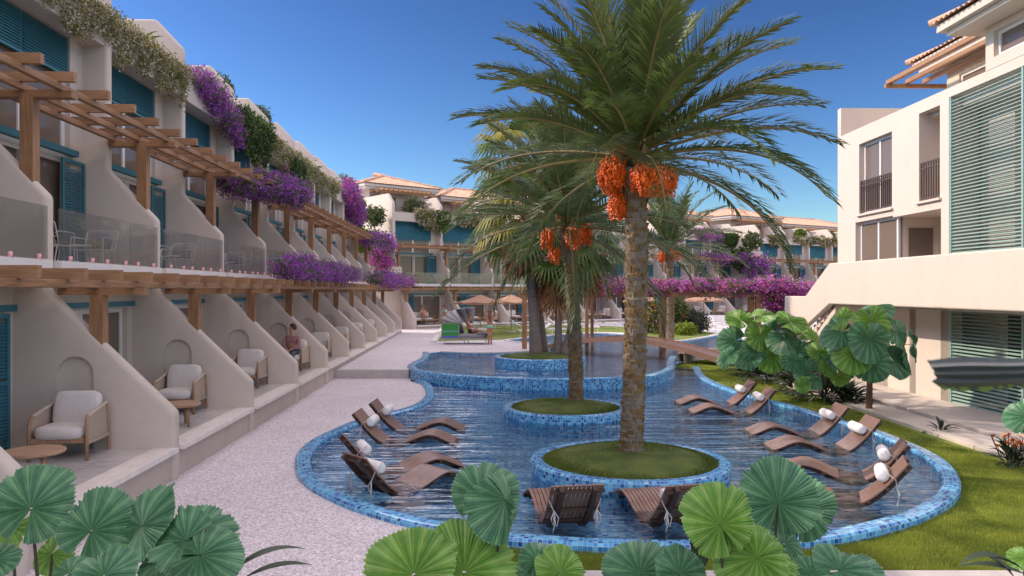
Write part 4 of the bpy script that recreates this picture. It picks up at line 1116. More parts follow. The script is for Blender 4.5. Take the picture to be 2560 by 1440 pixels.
def parasol():
    t = empty('parasol', (0, 0, 0), 0, 'x', 'parasol', 'brown parasols over the far loungers')
    mb = MB(); mb.tube([(0, 0, 0), (0, 0, 2.75)], .035, 8); mb.build('pole', 'teak', t)
    mb = MB(); mb.lathe([(0, 0), (.32, 0), (.32, .06), (.06, .09), (0, .09)], 18); mb.build('base', 'concrete', t)
    mb = MB(); k = 8; Rr = 1.65; tip = (0, 0, 2.68); rim_ = []
    for i in range(k): a = 2 * math.pi * i / k + .2; rim_.append((Rr * math.cos(a), Rr * math.sin(a), 2.12))
    for i in range(k):
        a, b = Vector(rim_[i]), Vector(rim_[(i + 1) % k]); m = (a + b) / 2 * .985; m.z = 2.17; tt = Vector(tip)
        q = lambda p: tt.lerp(p, .5) + Vector((0, 0, -.05))
        mb.add([tt, q(a), q(m), q(b), a, m, b], [(0, 1, 2), (0, 2, 3), (1, 4, 5, 2), (2, 5, 6, 3)]); mb.add([a, b, b - Vector((0, 0, .1)), a - Vector((0, 0, .1))], [(0, 1, 2, 3)])
    mb.build('canopy', 'parasol', t)
    for i in range(k): mb = MB(); a = Vector(rim_[i]); mb.bar((0, 0, 2.1), a.lerp(Vector(tip), .45) - Vector((0, 0, .08)), .02); mb.build('rib', 'teak', t)
    return t

def daybed(loc, rz):
    t = empty('canopy_daybed', loc, rz, 'grey canopy daybed with green and blue woven panel beside the pool', 'daybed')
    # x along (head at -x), y depth
    mb = MB(); mb.box(-1.15, 1.05, -.62, .62, .26, .33); mb.build('frame', 'fabric_grey', t, bevel=.01)
    mb = MB(); mb.cushion((.28, 0, .42), (1.6, 1.18, .22), p=7); mb.build('mattress', 'fabric_grey', t, smooth=True)
    for x in (-1.1, -.1, .1, 1.0):
        for y in (-.58, .58): mb = MB(); mb.bar((x, y, 0), (x, y, .27), .035); mb.build('leg', 'white', t)
    mb = MB()
    for i, c in enumerate((1, 0, 0, 2, 0, 0, 0, 0)):
        mb.box(-1.14, -.32, -.635 - .012 * (i % 2), -.60, .34 + i * .088 if 1 else 0, .34 + (i + 1) * .088 - .003, {0: 0, 1: 1, 2: 2}[c] if i else 1)
    mb.build('woven_panel', ['stripe_green', 'stripe_blue', 'stripe_mid'], t)
    mb = MB(); mb.box(-1.14, -.32, .6, .635, .34, 1.05); mb.box(-1.16, -1.12, -.6, .6, .34, 1.05); mb.bar((-1.15, -.62, 1.06), (-.3, -.62, 1.06), .04); mb.bar((-.3, -.62, .3), (-.3, -.62, 1.08), .04); mb.bar((-1.15, -.62, .3), (-1.15, -.62, 1.08), .04); mb.build('side_frame', 'fabric_grey', t)
    # folding canopy: quarter-dome of five hoops
    mb = MB(); hoops = []
    for i in range(6):
        a = R(8 + i * 17.5); pts = []
        for j in range(13):
            b = math.pi * j / 12; y = -.64 * math.cos(b); rr = math.sin(b) ** .45 if 0 < j < 12 else 0
            rad = .97 * rr
            pts.append(Vector((-.30 - .86 * math.cos(a) * (rad if i < 5 else rad) + (.66 if i == 5 else (0, .03, .1, .22, .42)[i]), y, 1.05 + .78 * math.sin(a) * rad)))
        hoops.append(pts)
    for i in range(5):
        vs = hoops[i] + [h + Vector((0, 0, .0)) for h in hoops[i + 1]]; n = 13
        mb.add(vs, [(j, j + 1, n + j + 1, n + j) for j in range(12) if i < 3 or j >= 5])
    o = mb.build('canopy', 'canopy_grey', t, smooth=True); so = o.modifiers.new('thick', 'SOLIDIFY'); so.thickness = .025
    mb = MB(); mb.cushion((-.28, .1, .78), (.22, .85, .62), rot=Matrix.Rotation(R(-22), 3, 'Y'), p=4); mb.build('back_cushion', 'cushion_dark', t, smooth=True)
    mb = MB(); vs = []; n = 10
    for i in range(n + 1):
        y = -.62 + 1.0 * i / n; w = .03 * (i % 2)
        vs += [(.55, y, .545), (1.10 + w, y, .55), (1.13 + w, y, .50), (1.14 + w * 1.2, y, .06)]
    mb.add(vs, [(i * 4 + k, (i + 1) * 4 + k, (i + 1) * 4 + k + 1, i * 4 + k + 1) for i in range(n) for k in range(3)])
    o = mb.build('towel_draped', 'towel'); o.parent = None; o.matrix_basis = t.matrix_basis.copy()
    so = o.modifiers.new('thick', 'SOLIDIFY'); so.thickness = .015
    o.name = 'towel'; tag(o, 'blue grey towel hanging over the foot of the daybed', 'towel')
    return t

# ------------------------------------------------------------------ people
def skin_obj(name, joints, edges, mats, parent, root_i=0, sub=2):
    me = bpy.data.meshes.new(name); me.from_pydata([j[:3] for j in joints], edges, []); me.materials.append(M[mats])
    o = bpy.data.objects.new(name, me); COL.objects.link(o); o.parent = parent
    sk = o.modifiers.new('skin', 'SKIN'); sk.use_smooth_shade = True
    lay = me.skin_vertices[0] if me.skin_vertices else None
    if lay is None:
        bm = bmesh.new(); bm.from_mesh(me); bm.verts.layers.skin.verify(); bm.to_mesh(me); bm.free(); lay = me.skin_vertices[0]
    for i, j in enumerate(joints):
        r = j[3]; lay.data[i].radius = r if isinstance(r, tuple) else (r, r); lay.data[i].use_root = (i == root_i)
    su = o.modifiers.new('sub', 'SUBSURF'); su.levels = sub; su.render_levels = sub
    return o

def person(label, loc, rz, J, clothes, skin='skin', hair='hair', long_hair=False, face_dir=(0, -1), beard=False):
    """J: joint dict in the person's own frame, metres; clothes: list of (name, material, [chains], extra radius)"""
    root = empty('person', loc, rz, label, 'person')
    rad = {'pelvis': .125, 'belly': .12, 'chest': .14, 'neckb': .075, 'neck': .062, 'sh': .058, 'el': .042, 'wr': .028, 'hip': .10, 'kn': .06, 'an': .042, 'toe': .035}
    js = []; idx = {}; ed = []
    def addj(k, p, r):
        idx[k] = len(js); js.append((*p, r)); return idx[k]
    def jr(k): return rad.get(k.rstrip('LR'), rad.get(k, .05))
    for k in ('pelvis', 'belly', 'chest', 'neckb', 'neck'): addj(k, J[k], jr(k))
    for a, b in (('pelvis', 'belly'), ('belly', 'chest'), ('chest', 'neckb'), ('neckb', 'neck')): ed.append((idx[a], idx[b]))
    hd = Vector(J['head']); fd = Vector((face_dir[0], face_dir[1], 0)).normalized()
    addj('h1', tuple(hd - Vector((0, 0, .05)) + fd * .012), .088); addj('h2', tuple(hd + Vector((0, 0, .03))), .108); addj('h3', tuple(hd + Vector((0, 0, .10)) - fd * .01), .09)
    ed += [(idx['neck'], idx['h1']), (idx['h1'], idx['h2']), (idx['h2'], idx['h3'])]
    addj('nose', tuple(hd - Vector((0, 0, .005)) + fd * .115), .016); ed.append((idx['h1'], idx['nose']))
    for s in 'LR':
        for k in ('sh', 'el', 'wr', 'hip', 'kn', 'an', 'toe'): addj(k + s, J[k + s], jr(k + s))
        for a, b in (('chest', 'sh' + s), ('sh' + s, 'el' + s), ('el' + s, 'wr' + s), ('pelvis', 'hip' + s), ('hip' + s, 'kn' + s), ('kn' + s, 'an' + s), ('an' + s, 'toe' + s)): ed.append((idx[a], idx[b]))
        w = Vector(J['wr' + s]); d = (w - Vector(J['el' + s])).normalized(); u = Vector((0, 0, 1)) if abs(d.z) < .8 else Vector((1, 0, 0)); sd = d.cross(u).normalized(); up = sd.cross(d)
        pm_ = addj('palm' + s, tuple(w + d * .05), (.04, .018)); ed.append((idx['wr' + s], pm_))
        for q, (o, l) in enumerate(((-.03, .075), (-.01, .085), (.01, .08), (.03, .062))):
            f1 = addj(f'f{q}{s}', tuple(w + d * .09 + sd * o), .010); f2 = addj(f'g{q}{s}', tuple(w + d * (.09 + l * .55) + sd * o * 1.15 - up * .012), .009); f3 = addj(f'e{q}{s}', tuple(w + d * (.09 + l * .95) + sd * o * 1.2 - up * .035), .007)
            ed += [(pm_, f1), (f1, f2), (f2, f3)]
        t1 = addj('t1' + s, tuple(w + d * .05 + sd * .045), .011); t2 = addj('t2' + s, tuple(w + d * .10 + sd * .065 - up * .01), .009); ed += [(pm_, t1), (t1, t2)]
    skin_obj('body', js, ed, skin, root, idx['pelvis'])
    # hair cap
    mb = MB(); n = 14; vs = []
    for a in range(8):
        ph = math.pi * .5 * a / 7
        for b in range(n):
            th = 2 * math.pi * b / n; dr = Vector((math.cos(th), math.sin(th), 0)); front = max(0, dr.dot(fd)); r = .098 * math.sin(ph * 1.15 if a else .01) * (1 - .1 * front)
            z = .115 * math.cos(ph) + .02 - (.075 * (1 - front) * (ph / 1.57) ** 2 if front < .5 else -.02 * (ph / 1.57))
            vs.append(hd + dr * r * 1.12 + Vector((0, 0, z * 1.05 + .022)) - fd * .012)
    mb.add(vs, [(a * n + b, (a + 1) * n + b, (a + 1) * n + (b + 1) % n, a * n + (b + 1) % n) for a in range(7) for b in range(n)])
    if long_hair:
        mb.tube([hd + Vector((0, 0, .04)) - fd * .06, hd - Vector((0, 0, .10)) - fd * .10, hd - Vector((0, 0, .28)) - fd * .13, hd - Vector((0, 0, .42)) - fd * .13], [.08, .085, .07, .02], 10)
    mb.build('hair', hair, root, smooth=True)
    if beard:
        mb = MB(); mb.cushion(hd + Vector((0, 0, -.075)) + fd * .045, (.10, .10, .085), p=2.4, nu=10, nv=6); mb.build('beard', hair, root, smooth=True)
    mb = MB(); sdv = Vector((-fd.y, fd.x, 0))
    for sg in (-1, 1): mb.cushion(hd + fd * .083 + sdv * sg * .032 + Vector((0, 0, .022)), (.018, .018, .012), p=2, nu=8, nv=5)
    mb.build('eyes', 'black', root, smooth=True)
    for (nm, mt, chains, ex) in clothes:
        if not chains: continue
        jj = []; ii = {}; ee = []
        for ch in chains:
            prev = None
            for k in ch:
                kk, f = (k if isinstance(k, tuple) else (k, None))
                key = (kk, f)
                if key not in ii:
                    p = Vector(J[kk]); r = jr(kk)
                    if f: nx, u = f; p = p.lerp(Vector(J[nx]), u); r = r * (1 - u) + jr(nx) * u
                    ii[key] = len(jj); jj.append((*p, r + ex))
                if prev is not None: ee.append((prev, ii[key]))
                prev = ii[key]
        skin_obj(nm, jj, ee, mt, root, 0)
    return root

def sit(lean=0., legs=.42, seat=.45, hands=None):
    J = {'pelvis': (0, 0, seat + .10), 'belly': (0, -.02 - lean * .3, seat + .28), 'chest': (0, -.0 - lean, seat + .46), 'neckb': (0, -.0 - lean * 1.2, seat + .60), 'neck': (0, -.01 - lean * 1.3, seat + .66), 'head': (0, -.03 - lean * 1.4, seat + .79)}
    for s, g in (('L', -1), ('R', 1)):
        J['sh' + s] = (g * .19, -lean, seat + .55); J['el' + s] = (g * .25, -.12 - lean, seat + .30); J['wr' + s] = (g * .07, -.32 - lean * .5, seat + .20)
        J['hip' + s] = (g * .1, -.03, seat + .06); J['kn' + s] = (g * .14, -legs, seat + .07); J['an' + s] = (g * .13, -legs + .02, .08); J['toe' + s] = (g * .14, -legs - .15, .04)
    return J
# ================================================================== assemble the place
build_materials()
def inside(p, poly):
    x, y = p; c = False; j = len(poly) - 1
    for i in range(len(poly)):
        xi, yi = poly[i]; xj, yj = poly[j]
        if (yi > y) != (yj > y) and x < (xj - xi) * (y - yi) / (yj - yi) + xi: c = not c
        j = i
    return c
xy = lambda v: (v.x, v.y)

# ---- lower pool
LP = [(1037, 950), (1054, 957), (1062, 970), (1062, 988), (1040, 1006), (1010, 1018), (960, 1030), (890, 1048), (827, 1073), (773, 1100), (743, 1127), (737, 1153), (743, 1180), (767, 1207), (820, 1237), (893, 1267), (1007, 1300), (1087, 1316),
      (1200, 1338), (1313, 1349), (1480, 1360), (1600, 1364), (1713, 1365), (1880, 1359), (2043, 1347), (2137, 1332), (2220, 1313), (2303, 1290), (2363, 1260), (2397, 1230), (2403, 1207), (2393, 1177), (2367, 1150), (2320, 1123), (2253, 1095),
      (2187, 1070), (2100, 1046), (1983, 1011), (1904, 992), (1825, 967), (1777, 947), (1756, 930), (1750, 916)]
lower_out = smooth_path([xy(at(px, py, .10)) for px, py in LP], False, 4)
lower_out += [xy(at(1690, 912, .10)), (3.5, 24.6), (0, 24.2), (-2.6, 24.9)]
mb, lower_in = rim(lower_out[:-4], .26, .10, -.1, -.27, closed=False)
o = mb.build('pool_kerb', 'mosaic'); tag(o, 'blue mosaic kerb curving around the big lower pool', 'pool kerb')
water_lo = lower_in + lower_out[-4:]
sheet('pool_water', water_lo, [], .03, 'water'); sheet('pool_floor', lower_out, [], -.268, 'mosaic_floor')

# ---- upper pool
UP = [(1036, 925), (1075, 931), (1150, 938), (1225, 942), (1300, 945), (1375, 946), (1479, 945), (1604, 940), (1660, 930), (1685, 917), (1686, 902), (1692, 890)]
up_front = smooth_path([xy(at(px, py, .38)) for px, py in [(1056, 879), (1056, 887), (1045, 897), (1026, 906), (1018, 912), (1024, 919)] + UP], False, 4)
n_front = len(up_front)
BACK = [(1740, 880), (1800, 876), (1850, 872), (1850, 838), (1800, 838), (1770, 843), (1700, 853), (1650, 850), (1600, 841), (1560, 836), (1500, 834), (1420, 836), (1350, 842), (1300, 847), (1270, 851), (1310, 857), (1380, 862), (1410, 866), (1385, 871), (1340, 877), (1260, 882), (1180, 883), (1100, 880)]
up_back = smooth_path([xy(at(px, py, .30)) for px, py in BACK], False, 3)
mb, up_in = rim(up_front, .27, .38, -.27, .0, closed=False)
o = mb.build('upper_pool_kerb', 'mosaic'); tag(o, 'blue mosaic wall of the raised upper pool facing the lower pool', 'pool wall')
up_all = up_front + up_back
sheet('upper_pool_water', up_in + up_back, [], .26, 'water2'); sheet('upper_pool_floor', up_front + up_back, [], .06, 'mosaic_floor')
i0 = min(range(n_front), key=lambda i: (Vector(up_front[i]) - Vector((-3.35, 26.0))).length)
ib = n_front + 6                                   # (1850,872)
g = [(-60, 26.0), (up_front[i0][0], 26.0)] + list(reversed(up_front[:i0])) + list(reversed(up_back[6:])) + [(70, up_back[6][1]), (70, 170), (-60, 170)]
sheet('upper_gravel', g, [], .30, 'gravel')
# back wall of the upper pool with white coping
def strip_wall(path, z0, z1, mat, th, cap=None):
    mb = MB(); mb.uv = []; inn = offset_path(path, -th, False); u = 0
    for i, (a, b) in enumerate(zip(path, inn)):
        if i: u += (Vector(a) - Vector(path[i - 1])).length
        for k, (p, z) in enumerate(((a, z0), (a, z1), (b, z1), (b, z0))): mb.v.append((p[0], p[1], z)); mb.uv.append((u, (z - z0) if k < 2 else (z1 - z0 + th)))
    for i in range(len(path) - 1):
        for k in range(3): mb.f.append([i * 4 + k, i * 4 + k + 1, (i + 1) * 4 + k + 1, (i + 1) * 4 + k]); mb.m.append(0)
    return mb
o = strip_wall(up_back[6:] + [up_front[0]], .05, .292, 'mosaic', .05).build('upper_pool_back_wall', 'mosaic'); tag(o, 'blue mosaic back edge of the upper pool below the deck and garden', 'pool wall')
o = strip_wall(up_back[12:], .293, .34, 'trim', .22).build('pool_coping', 'trim'); tag(o, 'white stone coping edging the far side of the upper pool', 'coping')
rp = [xy(at(px, py, .30)) for px, py in ((1692, 890), (1740, 880), (1800, 876), (1850, 872), (1950, 868))]
o = strip_wall(smooth_path(rp, False, 4), -.1, .42, 'plaster', .28).build('retaining_wall', 'plaster_r'); tag(o, 'beige curved retaining wall beside the bridge end', 'wall')

# ---- ground sheets
sheet('ground', [(-500, -60), (500, -60), (500, 900), (-500, 900)], [lower_out], -.10, 'earth')
sheet('lawn', [(-20, 2), (30, 2), (30, 36), (-20, 36)], [lower_out], -.03, 'turf')
k = min(range(len(lower_out)), key=lambda i: (Vector(lower_out[i]) - Vector((-.25, 8.9))).length)
gl = [(-60, -20), (-.25, -20), (-.25, lower_out[k][1])] + list(reversed(lower_out[:k])) + [(up_front[i0][0] + .1, 25.3), (up_front[i0][0] + .1, 26.2), (-60, 26.2)]
sheet('gravel', gl, [], .02, 'gravel')
sheet('front_path', [(-.24, 5.2), (30, 5.2), (30, 8.22), (-.24, 8.22)], [], .0, 'concrete')
sheet('planting_bed', [(-.24, -20), (30, -20), (30, 5.2), (-.24, 5.2)], [], -.02, 'earth')
mb = MB(); mb.box(-20, up_front[i0][0] - .02, 25.97, 26.25, -.05, .306); o = mb.build('step', 'concrete', bevel=.01); tag(o, 'concrete step between lower and upper gravel levels', 'step')

# ---- round planters
def round_planter(c, r, z, label, seed):
    root = empty('round_planter', (c[0], c[1], -.27), 0, label, 'planter', 'round mosaic planters standing in the pools')
    path = [(r * math.cos(2 * math.pi * k / 96), r * math.sin(2 * math.pi * k / 96)) for k in range(96)]
    mb, inn = rim(path, .22, z + .27, 0.0, z + .1); mb.build('mosaic_wall', 'mosaic', root)
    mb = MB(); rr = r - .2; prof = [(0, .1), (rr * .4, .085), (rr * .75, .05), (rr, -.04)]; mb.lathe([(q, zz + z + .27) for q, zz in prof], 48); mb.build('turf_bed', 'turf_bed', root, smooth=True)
    return root
P1c = (1.93, 12.72); P2c = (1.28, 18.45); P3c = (1.02, 28.1)
ri1 = round_planter(P1c, 1.63, .22, 'nearest round blue mosaic planter, the one holding the tallest date palm', 1)
ri2 = round_planter(P2c, 1.50, .22, 'middle round blue mosaic planter, around the second date palm', 2)
ri3 = round_planter(P3c, 1.66, .60, 'higher blue mosaic round planter in the upper pool carrying the fan palms', 3)

# ---- grass blades
def grass(name, sampler, n, h, seed, zf, label='grass'):
    rs = np.random.RandomState(seed); pts = []
    while len(pts) < n:
        p = sampler(rs)
        if p: pts.append(p)
    P = np.array([(x, y, zf(x, y)) for x, y in pts]); n = len(P)
    a = rs.uniform(0, 6.28, n); hh = h * rs.uniform(.5, 1.3, n) * (1 + .5 * np.sin(P[:, 0] * 2.1) * np.sin(P[:, 1] * 1.7)); w = .0035 + .004 * (P[:, 1] / 14.)
    lean = rs.uniform(-.5, .5, (n, 2)) * hh[:, None]
    V = np.zeros((n, 3, 3)); ca, sa = np.cos(a) * w, np.sin(a) * w
    V[:, 0] = P - np.stack([ca, sa, 0 * ca], 1); V[:, 1] = P + np.stack([ca, sa, 0 * ca], 1); V[:, 2] = P + np.stack([lean[:, 0], lean[:, 1], hh], 1)
    me = bpy.data.meshes.new(name); me.vertices.add(3 * n); me.vertices.foreach_set('co', V.reshape(-1)); me.loops.add(3 * n)
    me.loops.foreach_set('vertex_index', np.arange(3 * n, dtype=np.int32)); me.polygons.add(n); me.polygons.foreach_set('loop_start', np.arange(0, 3 * n, 3, dtype=np.int32))
    me.materials.append(M['blade']); me.update(); me.validate()
    o = bpy.data.objects.new(name, me); COL.objects.link(o); return tag(o, label, 'grass', None, 'stuff')
Z1, Z2 = 8.24, 33
def lawn_s(rs):
    u = rs.rand(); y = 1 / (1 / Z1 + u * (1 / Z2 - 1 / Z1)); x = rs.uniform(-.2, min(8.95, y * .67 + .3))
    if x > 8.55 + .0 or inside((x, y), lower_out) or inside((x, y), up_all): return None
    return (x, y)
grass('lawn_grass', lawn_s, 150000, .045, 3, lambda x, y: -.035, 'short sunlit lawn grass between the pool and the paving')
for i, (c, r, z) in enumerate(((P1c, 1.43, .22), (P2c, 1.3, .22), (P3c, 1.45, .6))):
    def s(rs, c=c, r=r):
        a = rs.uniform(0, 6.28); q = r * math.sqrt(rs.rand()); return (c[0] + q * math.cos(a), c[1] + q * math.sin(a))
    o = grass('planter_grass', s, (26000, 14000, 6000)[i], .04, 5 + i, lambda x, y, c=c, r=r, z=z: z + .075 - .11 * min(1, math.hypot(x - c[0], y - c[1]) / r) ** 2, 'grass')
    rt_ = (ri1, ri2, ri3)[i]; o.parent = rt_; o.location = -Vector(rt_.location); o.name = 'turf_blades'
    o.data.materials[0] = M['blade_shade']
    for q in ('label', 'category'): del o[q]

# ---- hotel wings
dL = Vector((-.0481, .9988, 0))
left = hotel('hotel_wing', dL * 12.49, R(92.757), 9, 'left terraced hotel wing in shade with sloping partition walls and teal blinds', first=-2, shutter_seed=5)
leftF = left
def far_wing(P, rz, nb, label, seed):
    nL = Vector((-math.sin(rz), math.cos(rz), 0)); org = Vector(P) - nL * 6.6
    w = hotel('hotel_wing', org, rz, nb, label, first=1, shutter_seed=seed, lower='far')
    mb = MB(); mb.box(-T, nb * W, 12.02, 19, -.1, 8.6); mb.build('rear_block', 'plaster', w); return w
far1 = far_wing((-7.8, 55, 0), R(39), 10, 'far hotel wing facing the camera behind the palms, left of the dividing stepped planters', 11)
far2 = far_wing((27.1, 81.7, 0), R(32), 9, 'farthest hotel wing, partly hidden behind the cream block at right', 12)
penthouse(far1, .3, 5.3, 12, 18, 8.6, 10.75); penthouse(far1, 7.4, 26, 12.3, 18, 8.6, 10.3); penthouse(far1, 29, 41, 12, 18, 8.6, 10.7)
penthouse(far2, .3, 7, 12, 18, 8.6, 10.9); penthouse(far2, 9, 22, 12.3, 18, 8.6, 10.4); penthouse(far2, 25, 37, 12, 18, 8.6, 10.9)
pergola(leftF.location, leftF.rotation_euler.z, -1, 9, 'upper', 'upper timber pergola above the balconies of the left wing')
pergola(leftF.location, leftF.rotation_euler.z, -1, 9, 'lower', 'lower timber pergola at balcony floor level of the left wing')
pergola(far1.location, R(39), 0, 10, 'upper', 'upper timber pergola on the far wing behind the palms')
pergola(far1.location, R(39), 0, 10, 'lower', 'lower timber pergola on the far wing behind the palms')
pergola(far2.location, R(32), 0, 9, 'upper', 'upper timber pergola on the farthest wing by the cream block')
pergola(far2.location, R(32), 0, 9, 'lower', 'lower timber pergola on the farthest wing by the cream block')
villa = right_building()

# ---- paving at the right
mb = MB(); mb.box(-1.62, 1.2, 10, 27.8, -.1, .12); o = mb.build('upper_paving', 'paving', bevel=.008); o.location = (11.6, 0, 0); o.rotation_euler.z = R(1.15); o['kind'] = 'structure'
mb = MB()
for i in range(6): mb.box(-2.55, -1.66, 8.3 + i * 3.2, 8.3 + i * 3.2 + 3.17, -.1, .045)
o = mb.build('lower_path', 'paving', bevel=.008); o.location = (11.6, 0, 0); o.rotation_euler.z = R(1.15); o['kind'] = 'structure'

# ---- corner planters between the wings
def box_planter(loc, rz, sx, sy, h, label):
    root = empty('stepped_planter', loc, rz, label, 'planter'); t = .12
    mb = MB(); mb.box(-sx / 2, sx / 2, -sy / 2, -sy / 2 + t, 0, h); mb.box(-sx / 2, sx / 2, sy / 2 - t, sy / 2, 0, h); mb.box(-sx / 2, -sx / 2 + t, -sy / 2 + t, sy / 2 - t, 0, h); mb.box(sx / 2 - t, sx / 2, -sy / 2 + t, sy / 2 - t, 0, h); mb.box(-sx / 2 + t, sx / 2 - t, -sy / 2 + t, sy / 2 - t, 0, h - .12)
    mb.build('wall', 'plaster_r', root, bevel=.03); return root
box_planter((-9.6, 54.6, -.1), R(39), 3.0, 2.0, 4.75, 'lower cream planter wall in the corner between the left and far wings')
box_planter((-10.6, 56.2, -.1), R(39), 2.6, 1.6, 7.1, 'taller cream planter wall in the corner between the left and far wings')
box_planter((25.6, 80.4, -.1), R(32), 2.4, 2.0, 4.7, 'lower pale planter wall between the two far wings')
box_planter((25.1, 81.8, -.1), R(32), 2.4, 1.6, 7.2, 'taller pale planter wall between the two far wings')

# ---- palms
date_palm('tallest foreground date palm with orange fruit on the nearest round planter', (1.98, 12.85, .25), (2.06, 12.9, 5.0), .172, 58, 3.45, 21, rmin=-.25, nl=84, lw=.042, fruit=((-.40, -.12, -.12, .2, .6), (-.28, .05, -.6, .14, .42), (.14, -.36, -.22, .24, .5), (.42, -.1, -.2, .22, .46)))
date_palm('second date palm leaning left on the middle planter', (1.56, 18.8, .25), (1.36, 18.8, 4.35), .155, 50, 3.5, 22, 'frond2', nl=64, lw=.05, fruit=((-.52, -.2, -.1, .14, .5), (-.35, -.2, -.5, .12, .4), (.12, -.35, -.12, .18, .5), (.4, 0, .0, .16, .5)), rmin=-.45)
date_palm('far date palm seen between the two near trunks and the right block', (8.6, 42, .3), (8.55, 42, 5.1), .19, 34, 4.2, 23, 'frond2', nl=34, lw=.09, boots=True, fruit=((.3, -.3, -.1, .25, .7), (-.45, -.2, -.3, .16, .6)))
fan_palm('leftmost fan palm with bare grey trunk and brown dead leaves below its crown', (.88, 28.1, .55), (.38, 28.1, 5.6), .2, 34, 1.35, 31, skirt=(1.7, 60), yellow=.3)
fan_palm('short fan palm with a shaggy brown skirt on the upper planter', (1.68, 28.2, .55), (1.55, 28.2, 4.1), .15, 26, 1.15, 32, skirt=(1.7, 34), yellow=.05)
fan_palm('right leaning fan palm behind the second date palm trunk', (1.9, 28.0, .55), (2.7, 28.4, 4.6), .15, 26, 1.15, 33, skirt=(1.5, 26), yellow=.05)
fan_palm('tall fan palm with yellow green crown rising behind the date palms', (1.2, 28.9, .55), (.2, 29.6, 8.0), .15, 26, 1.3, 34, skirt=(.4, 6), yellow=.45)

# ---- loungers in the pool  (head x,y ; foot x,y)
pl = pool_lounger(); first = True
LG = [((-2.98, 16.7), (-0.98, 16.65), 'dark wavy lounger farthest back of the four at the left pool edge'), ((-3.05, 15.3), (-1.05, 15.25), 'wavy lounger second from the back of the four at the left pool edge'), ((-2.72, 12.55), (-0.85, 13.3), 'wavy lounger turned away, third from the back at the left pool edge'), ((-2.28, 11.15), (-0.8, 12.5), 'nearest of the four wavy loungers at the left pool edge'), ((6.3, 20.3), (4.3, 20.35), 'farthest wavy lounger by the lawn side of the pool'), ((6.3, 18.8), (4.3, 18.9), 'wavy lounger second farthest on the lawn side of the pool'), ((6.87, 16.1), (4.87, 16.15), 'sunlit wavy lounger left of the two in the middle of the lawn side'), ((6.78, 14.5), (4.78, 14.6), 'sunlit wavy lounger nearer of the two in the middle of the lawn side'), ((6.17, 12.15), (4.29, 12.85), 'wavy lounger behind the nearest one on the lawn side, its pillow tilted'), ((5.5, 10.83), (3.66, 11.59), 'nearest wavy lounger on the lawn side with hanging pillow cords'), ((0.8, 9.45), (0.48, 11.4), 'lounger seen from behind in front of the nearest planter, left one'), ((2.2, 9.45), (1.72, 11.4), 'lounger seen from behind in front of the nearest planter, half hidden by leaves')]
for i, (h, f, lb) in enumerate(LG):
    o = pl if i == 0 else copy_tree(pl)
    a = math.atan2(h[1] - f[1], h[0] - f[0]); o.location = (f[0], f[1], .04); o.rotation_euler = (0, 0, a); o['label'] = lb

# ---- terrace furniture, left wing
Lm = leftF.matrix_basis.copy(); Lm = Matrix.Translation(leftF.location) @ Matrix.Rotation(R(92.757), 4, 'Z')
def lw(x, y, z): return Lm @ Vector((x, y, z))
ac = armchair(); tb = round_table(); wc = wire_chair(); wt = wire_table()
bay_word = ['nearest', 'second', 'third', 'fourth', 'fifth', 'sixth', 'seventh', 'eighth', 'ninth', 'tenth']
LL = [5.98, 5.93, 5.8, 5.6, 5.65, 5.65, 5.65, 5.65]
for n in range(8):
    p = lw(n * W - .78, LL[n], .536); lb = f'timber armchair with cream cushions, {bay_word[n]} ground terrace of the left wing'
    o = ac if n == 0 else copy_tree(ac); o.location = p; o.rotation_euler = (0, 0, R((6, 4, 0, -4, 3, -2, 2, 0)[n])); o['label'] = lb
for n in range(2):
    p = Vector((-6.1, 9.85, .536)) if n == 0 else Vector((-6.0, 13.95, .536)); o = tb if n == 0 else copy_tree(tb); o.location = p
    o['label'] = f'round timber table before the {bay_word[n]} armchair of the left wing'
k = 0
for n in range(1, 8):
    for q, (dx, rz, lb) in enumerate(((-1.75 - .0, -90, 'farther'), (-3.3, 90, 'nearer'))):
        o = wc if k == 0 else copy_tree(wc); k += 1
        o.location = lw(n * W + dx, 7.15, 3.435); o.rotation_euler = (0, 0, R(92.757 + rz)); o.scale = (.88,) * 3
        o['label'] = f'{lb} white wire chair on the {bay_word[n - 1]} glass fronted balcony, left wing'
for n in range(1, 5):
    o = wt if n == 1 else copy_tree(wt); o.location = lw(n * W - 2.5, 7.15, 3.435); o['label'] = f'low white table between the wire chairs on the {bay_word[n - 1]} balcony of the left wing'
# far wings furniture
so = sofa(); ct = coffee_table(); first = True
for wi, (w_, rz, nb, nm) in enumerate(((far1, R(39), 10, 'far wing'), (far2, R(32), 4, 'farthest wing'))):
    Mw = Matrix.Translation(w_.location) @ Matrix.Rotation(rz, 4, 'Z')
    for n in range(1, nb + 1):
        b = (n - 1) * W; where = f'on the {nm}, {ORD[n - 1]} terrace from the left'
        o = so if first else copy_tree(so); o.location = Mw @ Vector((b + 1.35, 6.45, .536)); o.rotation_euler = (0, 0, rz); o['label'] = 'cream sofa ' + where
        o = ct if first else copy_tree(ct); o.location = Mw @ Vector((b + 1.7, 5.55, .536)); o.rotation_euler = (0, 0, rz); o['label'] = 'low timber table ' + where
        o = copy_tree(ac, Mw @ Vector((b + 3.15, 5.75, .536)), rz - R(75)); o['label'] = 'timber armchair ' + where; o['group'] = 'timber armchairs on the far terraces'
        for q, dx in enumerate((.95, 2.75)):
            o = copy_tree(wc, Mw @ Vector((b + dx, 7.1, 3.435)), rz + R(90 if q == 0 else -90)); o['label'] = f'{"left" if q == 0 else "right"} white wire chair on the {nm}, {ORD[n - 1]} balcony from the left'; o['group'] = 'white wire chairs on the far balconies'
        first = False

